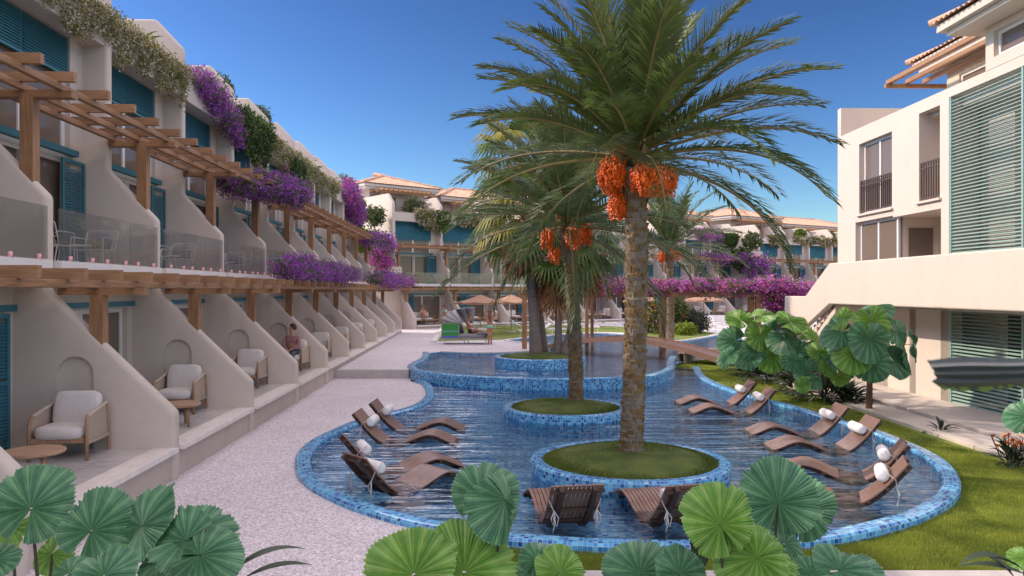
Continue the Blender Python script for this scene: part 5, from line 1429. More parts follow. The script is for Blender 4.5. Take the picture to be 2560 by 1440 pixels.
# ---- deck: daybed, loungers, parasols
daybed((-2.33, 38.9, .30), R(0))
sb = sun_bed(); SB = [(1232, 838, 175), (1298, 843, 15), (1345, 828, 170), (1372, 838, 10), (1232, 820, 178), (1285, 822, 172), (1440, 826, 168), (1545, 822, 172), (1500, 832, 174), (1780, 829, 100), (1800, 822, 100), (1765, 818, 95)]
for i, (px, py, a) in enumerate(SB):
    o = sb if i == 0 else copy_tree(sb); o.location = at(px, py, .304); o.rotation_euler = (0, 0, R(a))
    o['label'] = ['white sun lounger just right of the standing woman', 'white sun lounger on the lawn left of the pergola post', 'white sun lounger between the fan palm trunks, farther row', 'white sun lounger between the fan palm trunks, nearer row',
                  'sun lounger behind the daybed canopy', 'sun lounger under the left brown parasol', 'white sun lounger right of the second date palm trunk', 'white sun lounger close behind the tallest palm trunk', 'white sun lounger at the pool edge behind the bridge',
                  'white sun lounger right of the dark round bush, nearest', 'white sun lounger right of the dark round bush, middle', 'white sun lounger right of the dark round bush, farthest'][i]
ps = parasol()
for i, (x, y, lb) in enumerate(((-1.96, 48, 'brown parasol left of the pair behind the daybed'), (-.05, 49.5, 'brown parasol right of the pair behind the daybed'), (14.9, 60, 'brown thatched parasol far back right of the climbing bush'), (9.6, 56, 'brown thatched parasol far back left of the climbing bush'))):
    o = ps if i == 0 else copy_tree(ps); o.location = (x, y, .3); o.scale = (1, 1, .9); o['label'] = lb

# ---- footbridge and pool pergola
def bridge():
    A = Vector((1.5, 36.3, .30)); B = Vector((9.0, 31.0, .12)); d = B - A; root = empty('footbridge', A, 0, 'arched timber footbridge crossing the upper pool', 'bridge')
    sd = Vector((-d.y, d.x, 0)).normalized(); n = 64
    P = lambda t: d * t + Vector((0, 0, .72 * math.sin(math.pi * t)))
    mb = MB()
    for i in range(n):
        a, b = P(i / n + .001), P((i + .93) / n)
        mb.add([a - sd * .62, a + sd * .62, b + sd * .62, b - sd * .62] + [q - Vector((0, 0, .04)) for q in (a - sd * .62, a + sd * .62, b + sd * .62, b - sd * .62)], [(3, 2, 1, 0), (4, 5, 6, 7), (0, 1, 5, 4), (1, 2, 6, 5), (2, 3, 7, 6), (3, 0, 4, 7)])
    mb.build('deck', 'slat', root)
    for s in (-1, 1):
        mb = MB(); vs = []
        for i in range(n + 1):
            p = P(i / n) + sd * s * .66
            for o_, z in ((-.035, .05), (.035, .05), (.035, -.17), (-.035, -.17)): vs.append(p + sd * o_ + Vector((0, 0, z)))
        mb.add(vs, [(i * 4 + k, (i + 1) * 4 + k, (i + 1) * 4 + (k + 1) % 4, i * 4 + (k + 1) % 4) for i in range(n) for k in range(4)]); mb.build('side_beam', 'slat', root)
bridge()
def pool_pergola():
    root = empty('pool_pergola', (.5, 35, 0), 0, 'long timber pergola on slender posts across the upper pool, covered in bougainvillea', 'pergola')
    org = Vector((.5, 35, 0)); near = [(1311, 35.4), (1467, 34.6), (1652, 34.3), (1877, 33.6), (1895, 33.4)]; 
    pts = []
    for px, Y in near:
        x = (px - 1280) / F * Y; pts.append((x, Y))
        mb = MB(); s = .11 if px > 1870 or px < 1320 else .075; mb.box(x - s - org.x, x + s - org.x, Y - s - org.y, Y + s - org.y, -.0, 2.68); mb.build('post', 'wood_z', root)
    for px, Y in ((1330, 38.2), (1480, 37.4), (1660, 37.1), (1880, 36.4)):
        x = (px - 1280) / F * Y; mb = MB(); mb.box(x - .075 - org.x, x + .075 - org.x, Y - .075 - org.y, Y + .075 - org.y, 0, 2.68); mb.build('post', 'wood_z', root)
    for (a, b) in (((.3, 35.5), (11.0, 33.3)), ((.6, 38.3), (11.3, 36.3))):
        mb = MB(); mb.bar((a[0] - org.x, a[1] - org.y, 2.78), (b[0] - org.x, b[1] - org.y, 2.78), .14, .2); mb.build('beam', 'wood_x', root)
    for i in range(22):
        t = i / 21; x = .5 + 10.4 * t; y = 35.5 - 2.2 * t; mb = MB(); mb.box(x - .04 - org.x, x + .04 - org.x, y - .35 - org.y, y + 3.2 - org.y, 2.884, 3.0); mb.build('rafter', 'wood_y', root)
pool_pergola()

# ---- lawn patches and garden by the far pool edge
sheet('far_lawn', [xy(at(px, py, .304)) for px, py in ((1094, 853), (1260, 849), (1300, 843), (1350, 838), (1420, 832), (1500, 830), (1600, 832), (1600, 818), (1420, 813), (1200, 811), (1118, 815))], [], .305, 'turf')
mb = MB(); a, b = at(1084, 856, .3), at(1112, 812, .3); mb.bar(a + Vector((0, 0, .03)), b + Vector((0, 0, .03)), .3, .1); o = mb.build('lawn_kerb', 'white'); tag(o, 'white kerb strip beside the daybed lawn', 'kerb')
sheet('garden_lawn', [xy(at(px, py, .304)) for px, py in ((1592, 838), (1650, 847), (1700, 850), (1765, 841), (1790, 832), (1740, 826), (1640, 824), (1600, 829))], [], .306, 'turf')
# ---- climbers, shrubs, hanging plants
leftF.matrix_basis = Lm
far1.matrix_basis = Matrix.Translation(far1.location) @ Matrix.Rotation(R(39), 4, 'Z'); far2.matrix_basis = Matrix.Translation(far2.location) @ Matrix.Rotation(R(32), 4, 'Z')
G = 'plants trailing over the parapets'
WH = (['whitefl', 'khaki', 'leaf'], [4.5, 5.5, 1.2])
def tr(nm, fr, segs, y, z, mats, w, n, size, seed, label, cat, hang, bulge=.25, top=.2): return trailing(nm, fr, segs, y, z, mats, w, n, size, seed, label, cat, G, hang, 1.6, bulge, top)
tr('white_trailing_plant', leftF, [(.2 * W, 2.0 * W)], 7.62, 8.7, *WH, 19000, .035, 1, 'cream flowered trailing plant nearest the camera on the left wing parapet', 'trailing plant', (.3, 1.05), .22, .12)
tr('white_trailing_plant', leftF, [(4.05 * W, 7.4 * W)], 7.62, 8.7, *WH, 15000, .05, 2, 'cream flowered trailing plant farther along the left wing parapet', 'trailing plant', (.35, .95), .25, .12)
tr('green_trailing_plant', leftF, [(3.1 * W, 3.95 * W)], 7.62, 8.75, ['leaf', 'leaf_dark'], [5, 1], 7000, .06, 3, 'dense green trailing plant beside the near purple bougainvillea on the parapet', 'trailing plant', (.9, 1.5), .35)
tr('green_trailing_plant', leftF, [(4.7 * W, 5.2 * W)], 7.6, 8.2, ['leaf', 'leaf_dark'], [5, 1], 3000, .06, 31, 'small green patch hanging below the cream flowers on the parapet', 'trailing plant', (.6, 1.0), .4)
tr('green_trailing_plant', leftF, [(8.75 * W, 9.6 * W)], 7.6, 8.75, ['leaf', 'leaf_dark'], [5, 1], 5000, .08, 4, 'green trailing plant at the far end of the left wing parapet', 'trailing plant', (1.2, 2.2), .35)
BG = ['bract', 'leaf', 'bract_pink']
def wing_blob(fr, x, y, z, rx, ry, rz):       # ellipsoid, wing frame -> world
    p = fr.matrix_basis @ Vector((x, y, z)); c = abs(math.cos(fr.rotation_euler.z)); s_ = abs(math.sin(fr.rotation_euler.z))
    return (p.x, p.y, p.z, rx * c + ry * s_, rx * s_ + ry * c, rz)
def boug(label, blobs, n, seed, size=.05, w=(5, 3.8, .5), cat='bougainvillea', group='bougainvilleas'):
    return cloud('bougainvillea', blobs, BG, w, n, size, seed, label, cat, group, 1.25, 12, size * 1.9, stems=0 if 'parapet' in label else 5, sizes=[size, size * 1.1, size])
boug('purple bougainvillea tumbling over the left wing parapet, nearest the camera', [wing_blob(leftF, 2.28 * W, 7.6, 8.75, .65, .28, .38), wing_blob(leftF, 2.5 * W, 7.5, 8.45, .7, .22, .42), wing_blob(leftF, 2.82 * W, 7.5, 8.2, .6, .22, .48), wing_blob(leftF, 2.98 * W, 7.5, 7.8, .35, .2, .42), wing_blob(leftF, 2.6 * W, 7.6, 8.8, .7, .25, .18)], 11000, 41, .045)
boug('magenta bougainvillea at the far end of the left wing parapet', [wing_blob(leftF, 8.1 * W, 7.4, 8.7, 1.4, .5, .8), wing_blob(leftF, 8.5 * W, 7.3, 7.8, 1.1, .5, .9)], 7000, 42, .075, (5, 2, 2.5))
boug('purple bougainvillea on the upper pergola of the left wing', [wing_blob(leftF, 2.45 * W, 6.9, 6.1, .8, .6, .32), wing_blob(leftF, 2.8 * W, 6.7, 6.2, .9, .7, .42), wing_blob(leftF, 3.15 * W, 6.3, 6.3, .9, .5, .45), wing_blob(leftF, 3.5 * W, 6.2, 6.35, .8, .5, .42)], 15000, 43, .055, (4.2, 4, .2))
boug('purple bougainvillea at the far end of the upper pergola', [wing_blob(leftF, 8.6 * W, 6.6, 6.15, 1.3, .6, .35), wing_blob(leftF, 9.5 * W, 6.2, 6.3, 1.3, .7, .5), wing_blob(leftF, 10.0 * W, 6.1, 6.1, .9, .6, .4)], 5000, 44, .085)
boug('long purple bougainvillea resting on the lower pergola of the left wing', [wing_blob(leftF, (2.45 + i * .34) * W, 5.3, 3.6 + .06 * math.sin(i * 2.1), .85, .42, .27 + .09 * math.sin(i * 1.7)) for i in range(8)], 15000, 45, .055, (5, 3, .2))
boug('purple bougainvillea low in the corner where the wings meet', [wing_blob(leftF, (7.2 + i * .75) * W, 5.2 - .1 * i, 3.62, 1.3, .5, .24) for i in range(5)], 5500, 46, .09)
boug('magenta bougainvillea in the corner planter between the wings', [(-9.3, 54.0, 5.3, .6, .5, .9), (-9.1, 53.8, 4.8, .75, .5, .5)], 3500, 47, .09, (2, 1.5, 5))
OL = ['leaf_olive', 'leaf']
def shrub(name, label, blobs, mats, w, n, size, seed, cat='shrub', group=None, asp=2., stems=5, spread=.08, clump=8): return cloud(name, blobs, mats, w, n, size, seed, label, cat, group, asp, clump, spread, stems)
RG = 'roof terrace shrubs of the left wing'
for i, (nx, L_, z, r, kind, lb) in enumerate(((1.75, 8.6, 9.3, .75, 'p', 'leafy tropical shrub on the left wing roof beside the cream trailing plant'), (3.05, 8.3, 9.35, .55, 'o', 'round olive bush on the left wing roof above the purple bougainvillea'), (4.15, 8.25, 9.4, .5, 'o', 'second round olive bush on the left wing roof'),
        (6.1, 8.3, 9.35, .7, 'p', 'leafy shrub on the left wing roof above the farther cream flowers'), (7.4, 8.2, 9.2, .7, 'p', 'leafy shrub near the far end of the left wing roof'), (8.7, 8.2, 9.5, .65, 'o', 'round olive bush at the far end of the left wing roof'))):
    p = lw(nx * W, L_, z)
    if kind == 'o': shrub('olive_bush', lb, [(p.x, p.y, p.z, r, r, r)], OL, [4, 2], 1800, .07, 60 + i, group=RG)
    else: paddle_plant('leafy_shrub', lb, p - Vector((0, 0, .9)), 26, 1.5 * r / .7, .2, 60 + i, 'leaf', el=(.2, 1.5), cat='shrub', group=RG, droop=1.3)
shrub('olive_tree', 'small olive tree in the taller corner planter', [(-9.9, 55.3, 8.3, .8, .8, .75)], OL, [4, 1], 1800, .1, 70, 'tree')
shrub('leafy_shrub', 'bright leafy shrub below the olive tree in the corner', [(-10.3, 54.6, 6.5, 1.2, .8, .75), (-9.2, 54.3, 6.3, .7, .6, .5)], ['leaf_lime', 'leaf'], [2, 3], 3000, .14, 71, asp=2.2)
# far wings greenery
tr('white_trailing_plant', far1, [(.9 * W * .3 + .6, 1.15 * W)], 7.62, 8.75, *WH, 5000, .09, 5, 'cream trailing plant over the first bay of the far wing parapet', 'trailing plant', (.6, 1.3))
tr('green_trailing_plant', far1, [(.85 * W, 1.15 * W)], 7.6, 8.7, ['leaf'], [1], 2500, .09, 6, 'green trailing plant hanging by the first partition of the far wing', 'trailing plant', (1.0, 1.7))
tr('white_trailing_plant', far1, [(1.3 * W, 2.4 * W)], 7.62, 8.75, *WH, 4500, .09, 7, 'cream trailing plant over the second bay of the far wing parapet', 'trailing plant', (.5, 1.1))
tr('green_trailing_plant', far1, [(9.2 * W, 10.1 * W)], 7.6, 8.75, ['leaf'], [1], 3500, .12, 8, 'green trailing plant at the right end of the far wing parapet', 'trailing plant', (.8, 1.6))
tr('white_trailing_plant', far2, [(.3 * W, .9 * W)], 7.62, 8.75, *WH, 2500, .13, 9, 'cream trailing plant on the first bay of the farthest wing', 'trailing plant', (.6, 1.2))
tr('white_trailing_plant', far2, [(1.3 * W, 4.2 * W)], 7.62, 8.75, *WH, 6000, .13, 10, 'long cream trailing plant on the farthest wing beside the cream block', 'trailing plant', (.4, 1.0))
boug('purple bougainvillea on the parapet at the right end of the far wing', [wing_blob(far1, 8.6 * W, 7.4, 8.6, 1.1, .4, .45), wing_blob(far1, 9.1 * W, 7.4, 8.2, .6, .3, .4)], 1500, 48, .13)
boug('purple bougainvillea on the upper pergola of the far wing, right end', [wing_blob(far1, 8.8 * W, 6.5, 6.35, 1.5, .5, .22), wing_blob(far1, 9.7 * W, 6.5, 6.35, 1.4, .5, .28)], 1600, 49, .13)
boug('purple bougainvillea on the lower pergola of the far wing, middle', [wing_blob(far1, 4.6 * W, 5.4, 3.6, 2.0, .6, .5), wing_blob(far1, 5.4 * W, 5.4, 3.6, 2.0, .6, .5)], 3500, 50, .12)
boug('purple bougainvillea on the lower pergola of the far wing, right end', [wing_blob(far1, 9.5 * W, 5.4, 3.5, 1.8, .6, .3), wing_blob(far1, 10.3 * W, 5.2, 3.5, 1.6, .6, .3)], 1800, 51, .13)
boug('dark purple bougainvillea in the planter between the two far wings', [(25.3, 79.4, 5.4, 1.2, .9, 1.2)], 2200, 52, .16)
shrub('olive_tree', 'small olive tree in the tall planter between the far wings', [(25.3, 81.2, 8.2, 1.0, 1.0, .9)], OL, [4, 1], 1300, .15, 72, 'tree')
shrub('leafy_shrub', 'dark green shrub hanging by the planter between the far wings', [(24.0, 80.8, 6.3, 1.2, .9, 1.2)], ['leaf'], [1], 1300, .2, 73)
p = far1.matrix_basis @ Vector((2.6, 9.2, 9.3)); shrub('olive_bush', 'round olive bush on the roof terrace of the far wing', [(p.x, p.y, p.z, .9, .9, .75)], OL, [4, 1], 1500, .1, 74)
for i, n in enumerate((1.9, 3.1, 4.2)):
    p = far2.matrix_basis @ Vector((n * W, 8.6, 9.2)); shrub('leafy_shrub', ['leafy shrub on the farthest wing roof, left', 'leafy shrub on the farthest wing roof, middle', 'leafy shrub on the farthest wing roof beside the cream block'][i], [(p.x, p.y, p.z, .8, .8, .8)], ['leaf_lime', 'leaf'], [1, 1], 900, .16, 75 + i)
# pool pergola flowers
def pergpt(t, dy, z): return (.5 + 10.6 * t, 35.4 - 2.1 * t + dy, z)
boug('magenta bougainvillea covering the pool pergola', [(*pergpt(.24 + i * .078, .1 + .6 * (i % 2), 3.12 + .06 * math.sin(i * 1.3)), .75, .8, .25 + .05 * math.sin(i * 2)) for i in range(11)], 22000, 53, .07, (2, 4, 5))
boug('magenta bougainvillea bush falling at the right end of the pool pergola', [(11.6, 33.6, 2.6, .9, .8, .5), (12.0, 33.6, 1.9, .8, .7, .9), (11.3, 33.3, 3.1, 1.2, .7, .25), (12.6, 33.3, 3.0, .7, .6, .3)], 12000, 54, .07, (3, 2, 5))
# garden at the far pool edge
Q = lambda px, py, z=.3: at(px, py, z)
c = Q(1668, 834); shrub('climbing_bush', 'tall dark bush with orange blossoms behind the tallest palm', [(c.x - .5, c.y, 1.4, .8, .7, 1.1), (c.x + .2, c.y, 2.0, 1.0, .8, 1.0), (c.x + .5, c.y, 1.2, .8, .7, 1.0)], ['leaf', 'leaf_dark', 'orangefl'], [5, 2, .8], 5000, .09, 80, spread=.14)
c = Q(1735, 833); shrub('dark_bush', 'dark purplish round bush by the far pool edge', [(c.x, c.y + .3, 1.0, 1.05, .8, .75)], ['leaf_dark', 'leaf_olive'], [5, 1], 4500, .07, 81, spread=.14)
c = Q(1714, 838); shrub('lime_bush', 'bright yellow green bush in front of the dark bush', [(c.x, c.y, .62, .6, .5, .4)], ['leaf_lime'], [1], 2200, .07, 82)
c = Q(1612, 832); shrub('green_bush', 'small green bush at the left end of the garden', [(c.x, c.y, .8, .5, .5, .6)], ['leaf'], [1], 1500, .08, 83)
c = Q(1640, 835); paddle_plant('agave_plant', 'spiky pale plant between the garden bushes', c, 22, 1.0, .08, 84, 'leaf_olive', el=(.4, 1.4), droop=.6)
a = Q(1800, 795); b = Q(1938, 790); mb = MB()
shrub('low_hedge', 'low dark hedge in front of the farthest terraces', [((a.x + (b.x - a.x) * t), 68, 1.15, 1.6, .8, .42) for t in (0, .2, .4, .6, .8, 1)] if False else [(19.5 + i * 1.5, 66, .75, 1.0, .7, .5) for i in range(5)], ['leaf', 'leaf_dark'], [2, 2], 4500, .13, 85, stems=0)
mb = MB(); mb.box(13.5, 27, 64.6, 64.85, .3, .9); o = mb.build('garden_wall', 'white'); tag(o, 'low white wall in front of the far hedge', 'wall')

# ---- fan leaf plants beside the sunlit block
rnd = random.Random(99)
def mk(px, py, Y, rpx, deg, nrm, br):
    h = atY(px, py, Y); a = R(deg); return (h, nrm, Vector((math.cos(a), -.15, math.sin(a))), rpx / F * Y, br)
Y = 18.3; tb_ = at(2172, 1030, -.05); 
tree = [mk(2185, 768, Y, 62, 80, (0, -.35, 1), 0), mk(2178, 800, Y - .5, 66, -80, (-.1, -.8, .6), 1), mk(2110, 795, Y, 55, 160, (-.5, -.4, .8), 1), mk(2240, 830, Y - .3, 68, -35, (.5, -.6, .7), 0), mk(2172, 845, Y - .7, 74, -95, (-.05, -.9, .5), 0),
        mk(2105, 830, Y - .2, 60, 190, (-.5, -.7, .6), 0), mk(2262, 880, Y, 62, -60, (.7, -.6, .4), 0), mk(2135, 880, Y - .6, 60, -120, (-.3, -.9, .3), 1), mk(2178, 905, Y - .5, 62, -90, (0, -1, .15), 0), mk(2230, 900, Y - .2, 60, -60, (.4, -.9, .2), 0), mk(2100, 880, Y + .3, 55, 210, (-.7, -.6, .2), 0), mk(2285, 860, Y + .4, 50, -30, (.8, -.3, .5), 0), mk(2200, 870, Y + .6, 60, 60, (.2, -.3, 1), 0)]
lic_plant('fan leaf tree with a single thin trunk beside the sunlit paving', tb_, tree, 200, trunk=1.35, cat='tree', rs=.92, jit=.4)
Y = 21.5; bush = [(1850, 800, 50, 120, (-.3, -.5, .9), 1), (1905, 790, 55, 60, (.1, -.5, 1), 1), (1975, 805, 60, 30, (.3, -.7, .7), 1), (1840, 850, 58, 190, (-.5, -.7, .5), 0), (1900, 835, 62, -90, (0, -.9, .5), 1), (1960, 840, 60, -60, (.2, -.8, .5), 0), (1930, 885, 62, -100, (-.1, -1, .2), 1),
       (1870, 890, 58, 220, (-.4, -.9, .2), 0), (1990, 880, 55, -50, (.4, -.9, .3), 0), (2030, 850, 50, 10, (.4, -.7, .6), 1), (2010, 835, 48, 60, (.2, -.5, .8), 1), (1820, 890, 50, 200, (-.6, -.6, .4), 0), (1950, 800, 50, 90, (0, -.4, 1), 0), (1885, 870, 50, -90, (0, -1, .2), 0), (2050, 890, 45, -90, (.1, -1, .2), 0)]
lic_plant('broad bush of round pleated leaves between bridge and fan leaf tree', at(1900, 935, -.05), [mk(x, y, Y - .25 * (i % 3), r, d, n, b) for i, (x, y, r, d, n, b) in enumerate(bush)], 220, rs=.88, jit=.45)
Y = 19.2; bush = [(2070, 915, 34, -90, (0, -1, .3), 1), (2015, 930, 30, 180, (-.3, -.9, .3), 0), (2045, 880, 36, 100, (0, -.7, .7), 1), (2080, 870, 34, 60, (.2, -.7, .7), 0), (1985, 900, 36, -120, (-.2, -1, .3), 0), (2010, 960, 26, 200, (-.5, -.7, .4), 1), (2100, 940, 30, -60, (.3, -.9, .3), 1), (2125, 925, 28, 0, (.4, -.8, .4), 0), (2035, 950, 28, -90, (0, -1, .4), 0)]
lic_plant('smaller plant of round leaves left of the fan leaf tree trunk', at(2060, 1000, -.05), [mk(x, y, Y - .2 * (i % 3), r, d, n, b) for i, (x, y, r, d, n, b) in enumerate(bush)], 240, jit=.4)
UG = 'dark strap leaved plants under the fan leaf bushes'
for i, (px, py, L_, lb) in enumerate(((2075, 1005, 1.15, 'strap leaved dark plant left of the fan leaf tree trunk'), (1990, 985, 1.0, 'strap leaved dark plant behind the far pair of sunlit loungers'), (1925, 960, .9, 'strap leaved dark plant under the broad leafy bush'), (2120, 1010, .8, 'low strap leaved plant at the foot of the fan leaf tree'), (1870, 940, .8, 'strap leaved plant at the left foot of the broad leafy bush'))):
    paddle_plant('strap_leaf_plant', lb, at(px, py, -.04), 58, L_ * 1.1, .13, 250 + i, 'paddle', el=(.25, 1.5), group=UG, droop=1.5)
paddle_plant('small_shrub', 'small dark rosette plant on the lawn by the paving', at(2352, 1085, -.03), 16, .42, .085, 260, 'paddle', el=(.2, 1.5), droop=1.2)
paddle_plant('bird_of_paradise', 'orange flowered plant on the lawn at the right edge', at(2530, 1165, -.03), 46, .62, .09, 261, 'paddle', flowers=26, el=(.3, 1.4), droop=1.4)

c = at(1895, 925, -.03); d_ = at(2010, 955, -.03)
shrub('shade_shrub', 'dense dark shrub added for the shade beneath the broad leafy bush', [(c.x, c.y, .45, .9, .6, .5), ((c.x + d_.x) / 2, (c.y + d_.y) / 2 + .3, .6, 1.0, .6, .65), (d_.x, d_.y + .3, .5, .8, .6, .55)], ['leaf_dark', 'paddle', 'leaf'], [4, 4, 1.5], 5000, .13, 90, asp=3., stems=0)  # dark leaves added as the mass of shade under the bush
# ---- foreground fan leaf plants
FG = 'big pleated fan leaf plants in the foreground'
def fg(label, base, Y0, lst, seed): 
    lv = []
    for i, (x, y, r, d, n, b, dY) in enumerate(lst): lv.append(mk(x, y, Y0 + dY, r, d, n, b))
    return lic_plant(label, base, lv, seed, FG)
fg('foreground plant with the largest round leaf at the left picture edge', (-2.55, 4.2, 0), 4.2, [(78, 1272, 118, 78, (.05, -.9, .45), 0, 0), (30, 1320, 75, 240, (-.3, -.8, .5), 1, .35), (228, 1328, 112, 65, (.12, -.85, .5), 0, -.15), (-10, 1400, 60, 60, (.2, -.6, .8), 0, -.1), (130, 1385, 60, -120, (0, -.9, .3), 1, .3)], 300)
fg('foreground plant of upright half folded leaves, second from the left', (-1.95, 4.0, 0), 4.0, [(356, 1315, 130, 48, (-.62, -.55, .45), 0, 0), (300, 1330, 72, 60, (-.2, -.85, .4), 1, .3), (385, 1325, 55, -60, (.5, -.85, .1), 0, .1), (175, 1432, 75, 60, (.1, -.6, .8), 0, -.3)], 310)
fg('foreground plant with leaves spreading right over the gravel', (-1.65, 3.8, 0), 3.8, [(466, 1352, 105, 205, (-.25, -.85, .5), 0, 0), (470, 1345, 125, 28, (.0, -.5, .86), 0, .05), (500, 1388, 108, 8, (.1, -.75, .65), 0, -.1), (400, 1405, 70, 150, (-.3, -.7, .6), 0, .1), (260, 1440, 90, 80, (0, -.6, .8), 0, -.4)], 320)
fg('foreground plant with a drooping blue green leaf at the centre', (-.15, 4.0, 0), 4.0, [(1205, 1245, 105, 60, (-.15, -.8, .55), 0, .1), (1262, 1250, 110, -62, (.75, -.6, .25), 0, .0), (1160, 1432, 152, 78, (.05, -.8, .6), 1, -.1), (1035, 1437, 142, 122, (-.1, -.7, .7), 1, -.15)], 330)
fg('foreground plant of two low leaves right of the central drooping leaf', (.35, 3.9, 0), 3.9, [(1345, 1402, 66, 60, (0, -.75, .66), 0, 0), (1400, 1432, 88, 48, (.3, -.65, .7), 1, -.1), (1330, 1440, 50, 200, (-.1, -.8, .5), 0, 0)], 340)
fg('foreground plant with a broad leaf rising left of the dark paddle leaf', (.85, 4.0, 0), 4.0, [(1600, 1432, 112, 112, (-.25, -.65, .72), 0, 0), (1700, 1434, 78, 75, (.1, -.7, .7), 0, -.1), (1650, 1440, 80, 60, (.2, -.6, .8), 1, .2)], 350)
fg('foreground plant with two tall dark leaves right of centre', (1.45, 4.4, 0), 4.4, [(1945, 1258, 118, 82, (-.08, -.92, .38), 0, -.1), (1998, 1275, 108, 68, (.22, -.9, .36), 0, .15), (1960, 1300, 50, -80, (0, -1, .2), 0, .3)], 360)
fg('foreground plant with bright leaves in front of the nearest loungers', (1.2, 3.9, 0), 3.9, [(1800, 1312, 108, 110, (.05, -.92, .38), 1, -.1), (1812, 1318, 92, -5, (.45, -.8, .4), 1, 0), (1893, 1395, 108, 200, (-.15, -.8, .58), 1, -.1), (1905, 1392, 100, 15, (.2, -.65, .72), 1, 0), (1960, 1360, 70, 80, (.1, -.5, .85), 0, .4)], 370)
fg('foreground plant with a blue green leaf lying over the path', (1.75, 3.9, 0), 3.9, [(2100, 1425, 92, 30, (.1, -.55, .83), 0, 0), (2110, 1430, 115, -2, (.1, -.5, .86), 0, .05), (2030, 1440, 60, 130, (-.2, -.7, .6), 0, 0)], 380)
fg('fan leaf just entering at the right picture edge', (3.1, 4.6, 0), 4.4, [(2568, 1042, 52, 170, (-.35, -.75, .5), 0, 0), (2560, 1395, 40, 160, (-.2, -.6, .7), 1, -.1)], 390)
def paddle_fg(label, leaves, base, mat='paddle', seed=0, Y0=3.8):
    root = empty('strap_leaf_plant', base, 0, label, 'plant', 'dark paddle leaved plants in the foreground'); rnd = random.Random(seed); b = Vector(base)
    for (px, py, az, el, L_, w, dr) in leaves:
        mb = MB(); paddle(mb, rnd, atY(px, py, Y0) - b, R(az), R(el), L_, w, 0, dr, .05); mb.build('leaf', mat, root)
    mb = MB(); mb.tube([(0, 0, 0), (0, 0, EZ - (1440 - HY) / F * Y0 - .1)], [.04, .03], 7); mb.build('stem', mat, root)
paddle_fg('dark upright paddle leaf between the two loungers seen from behind', [(1752, 1440, 80, 88, .46, .12, .1), (1700, 1445, 170, 60, .3, .08, .8)], (1.03, 4.3, 0), 'paddle', 1, 4.3)
paddle_fg('dark paddle leaves at the bottom between the left leaves and the gravel', [(560, 1445, 10, 35, .42, .09, .9), (600, 1450, 5, 22, .36, .08, .6), (520, 1420, 150, 30, .3, .09, .9), (480, 1440, 100, 70, .28, .08, .5)], (-1.4, 3.8, 0), 'paddle', 2)
paddle_fg('dark arching paddle leaves at the bottom right corner', [(2560, 1425, 178, 30, .34, .09, 1.4), (2575, 1440, 165, 15, .32, .08, .6), (2540, 1450, 150, 50, .2, .07, .9)], (2.55, 3.8, 0), 'paddle', 3)
# close blurred leaf at the right edge
root = empty('strap_leaf_plant', (1.15, .95, 0), 0, 'large blurred grey green leaf very close to the camera at the right edge', 'plant'); mb = MB()
rnd = random.Random(5); Yb = 1.15; n = 34; m = 9; vs = []; b = Vector((1.15, .95, 0))
jag = [rnd.uniform(-10, 10) for _ in range(m)]; low = [rnd.uniform(-4, 4) for _ in range(n + 1)]
for i in range(n + 1):
    t = i / n; hw = 35 + 14 * t + 5 * math.sin(t * 9)
    for k in range(m):
        v = k / (m - 1) * 2 - 1; x = 2330 + 430 * t + (jag[k] + 16 * v) * (1 - t) ** 6; yy = 936 - 12 * t * t + v * (hw + (low[i] if k == m - 1 else 0) + .3 * (low[-i] if k == 0 else 0))
        vs.append(atY(x, yy, Yb + .10 * t + .035 * (1 - v * v) * -1 + (.006 if k % 2 else -.006)) - b)
mb.add(vs, [(i * m + k, i * m + k + 1, (i + 1) * m + k + 1, (i + 1) * m + k) for i in range(n) for k in range(m - 1)])
mb.m = [1 if k == m - 2 and (low[i] > -2) else 0 for i in range(n) for k in range(m - 1)]
mb.build('leaf', ['paddle_grey', 'leaf'], root)
pe = atY(2748, 926, Yb) - Vector((1.15, .95, 0)); mb = MB(); mb.tube([(0.05, .1, 0), (pe.x + .1, .15, pe.z * .6), pe], .012, 6); mb.build('stem', 'lic_stem', root)

# ---- people
J = sit(.03, .45, .45); J['head'] = (0, .0, 1.27)
pp = lw(3 * W - .78, LL[3], .536)
person('man in a dusty pink shirt sitting on the fourth left terrace, looking left', (pp.x, pp.y - .02, pp.z), R(-4), J, [('shirt', 'shirt_pink', [['belly', 'chest', 'neckb'], ['chest', 'shL', 'elL', ('elL', ('wrL', .8))], ['chest', 'shR', 'elR', ('elR', ('wrR', .8))]], .016), ('trousers', 'jeans', [['pelvis', 'hipL', 'knL', ('knL', ('anL', .9))], ['pelvis', 'hipR', 'knR', ('knR', ('anR', .9))]], .014)], beard=True, face_dir=(-1, -.35))
Mw = far1.matrix_basis
J = sit(0, .30, .45)
for s_, g_ in (('L', -1), ('R', 1)): J['kn' + s_] = (g_ * .33, -.28, .56); J['an' + s_] = (-g_ * .08, -.36, .50); J['toe' + s_] = (-g_ * .2, -.38, .49)
p = Mw @ Vector((1.55, 6.35, .54)); person('woman sitting cross legged on the first sofa of the far wing', p, R(30), J, [('top', 'trouser_pale', [['belly', 'chest'], ['chest', 'shL'], ['chest', 'shR']], .012)], skin='skin_tan', hair='hair_brown')
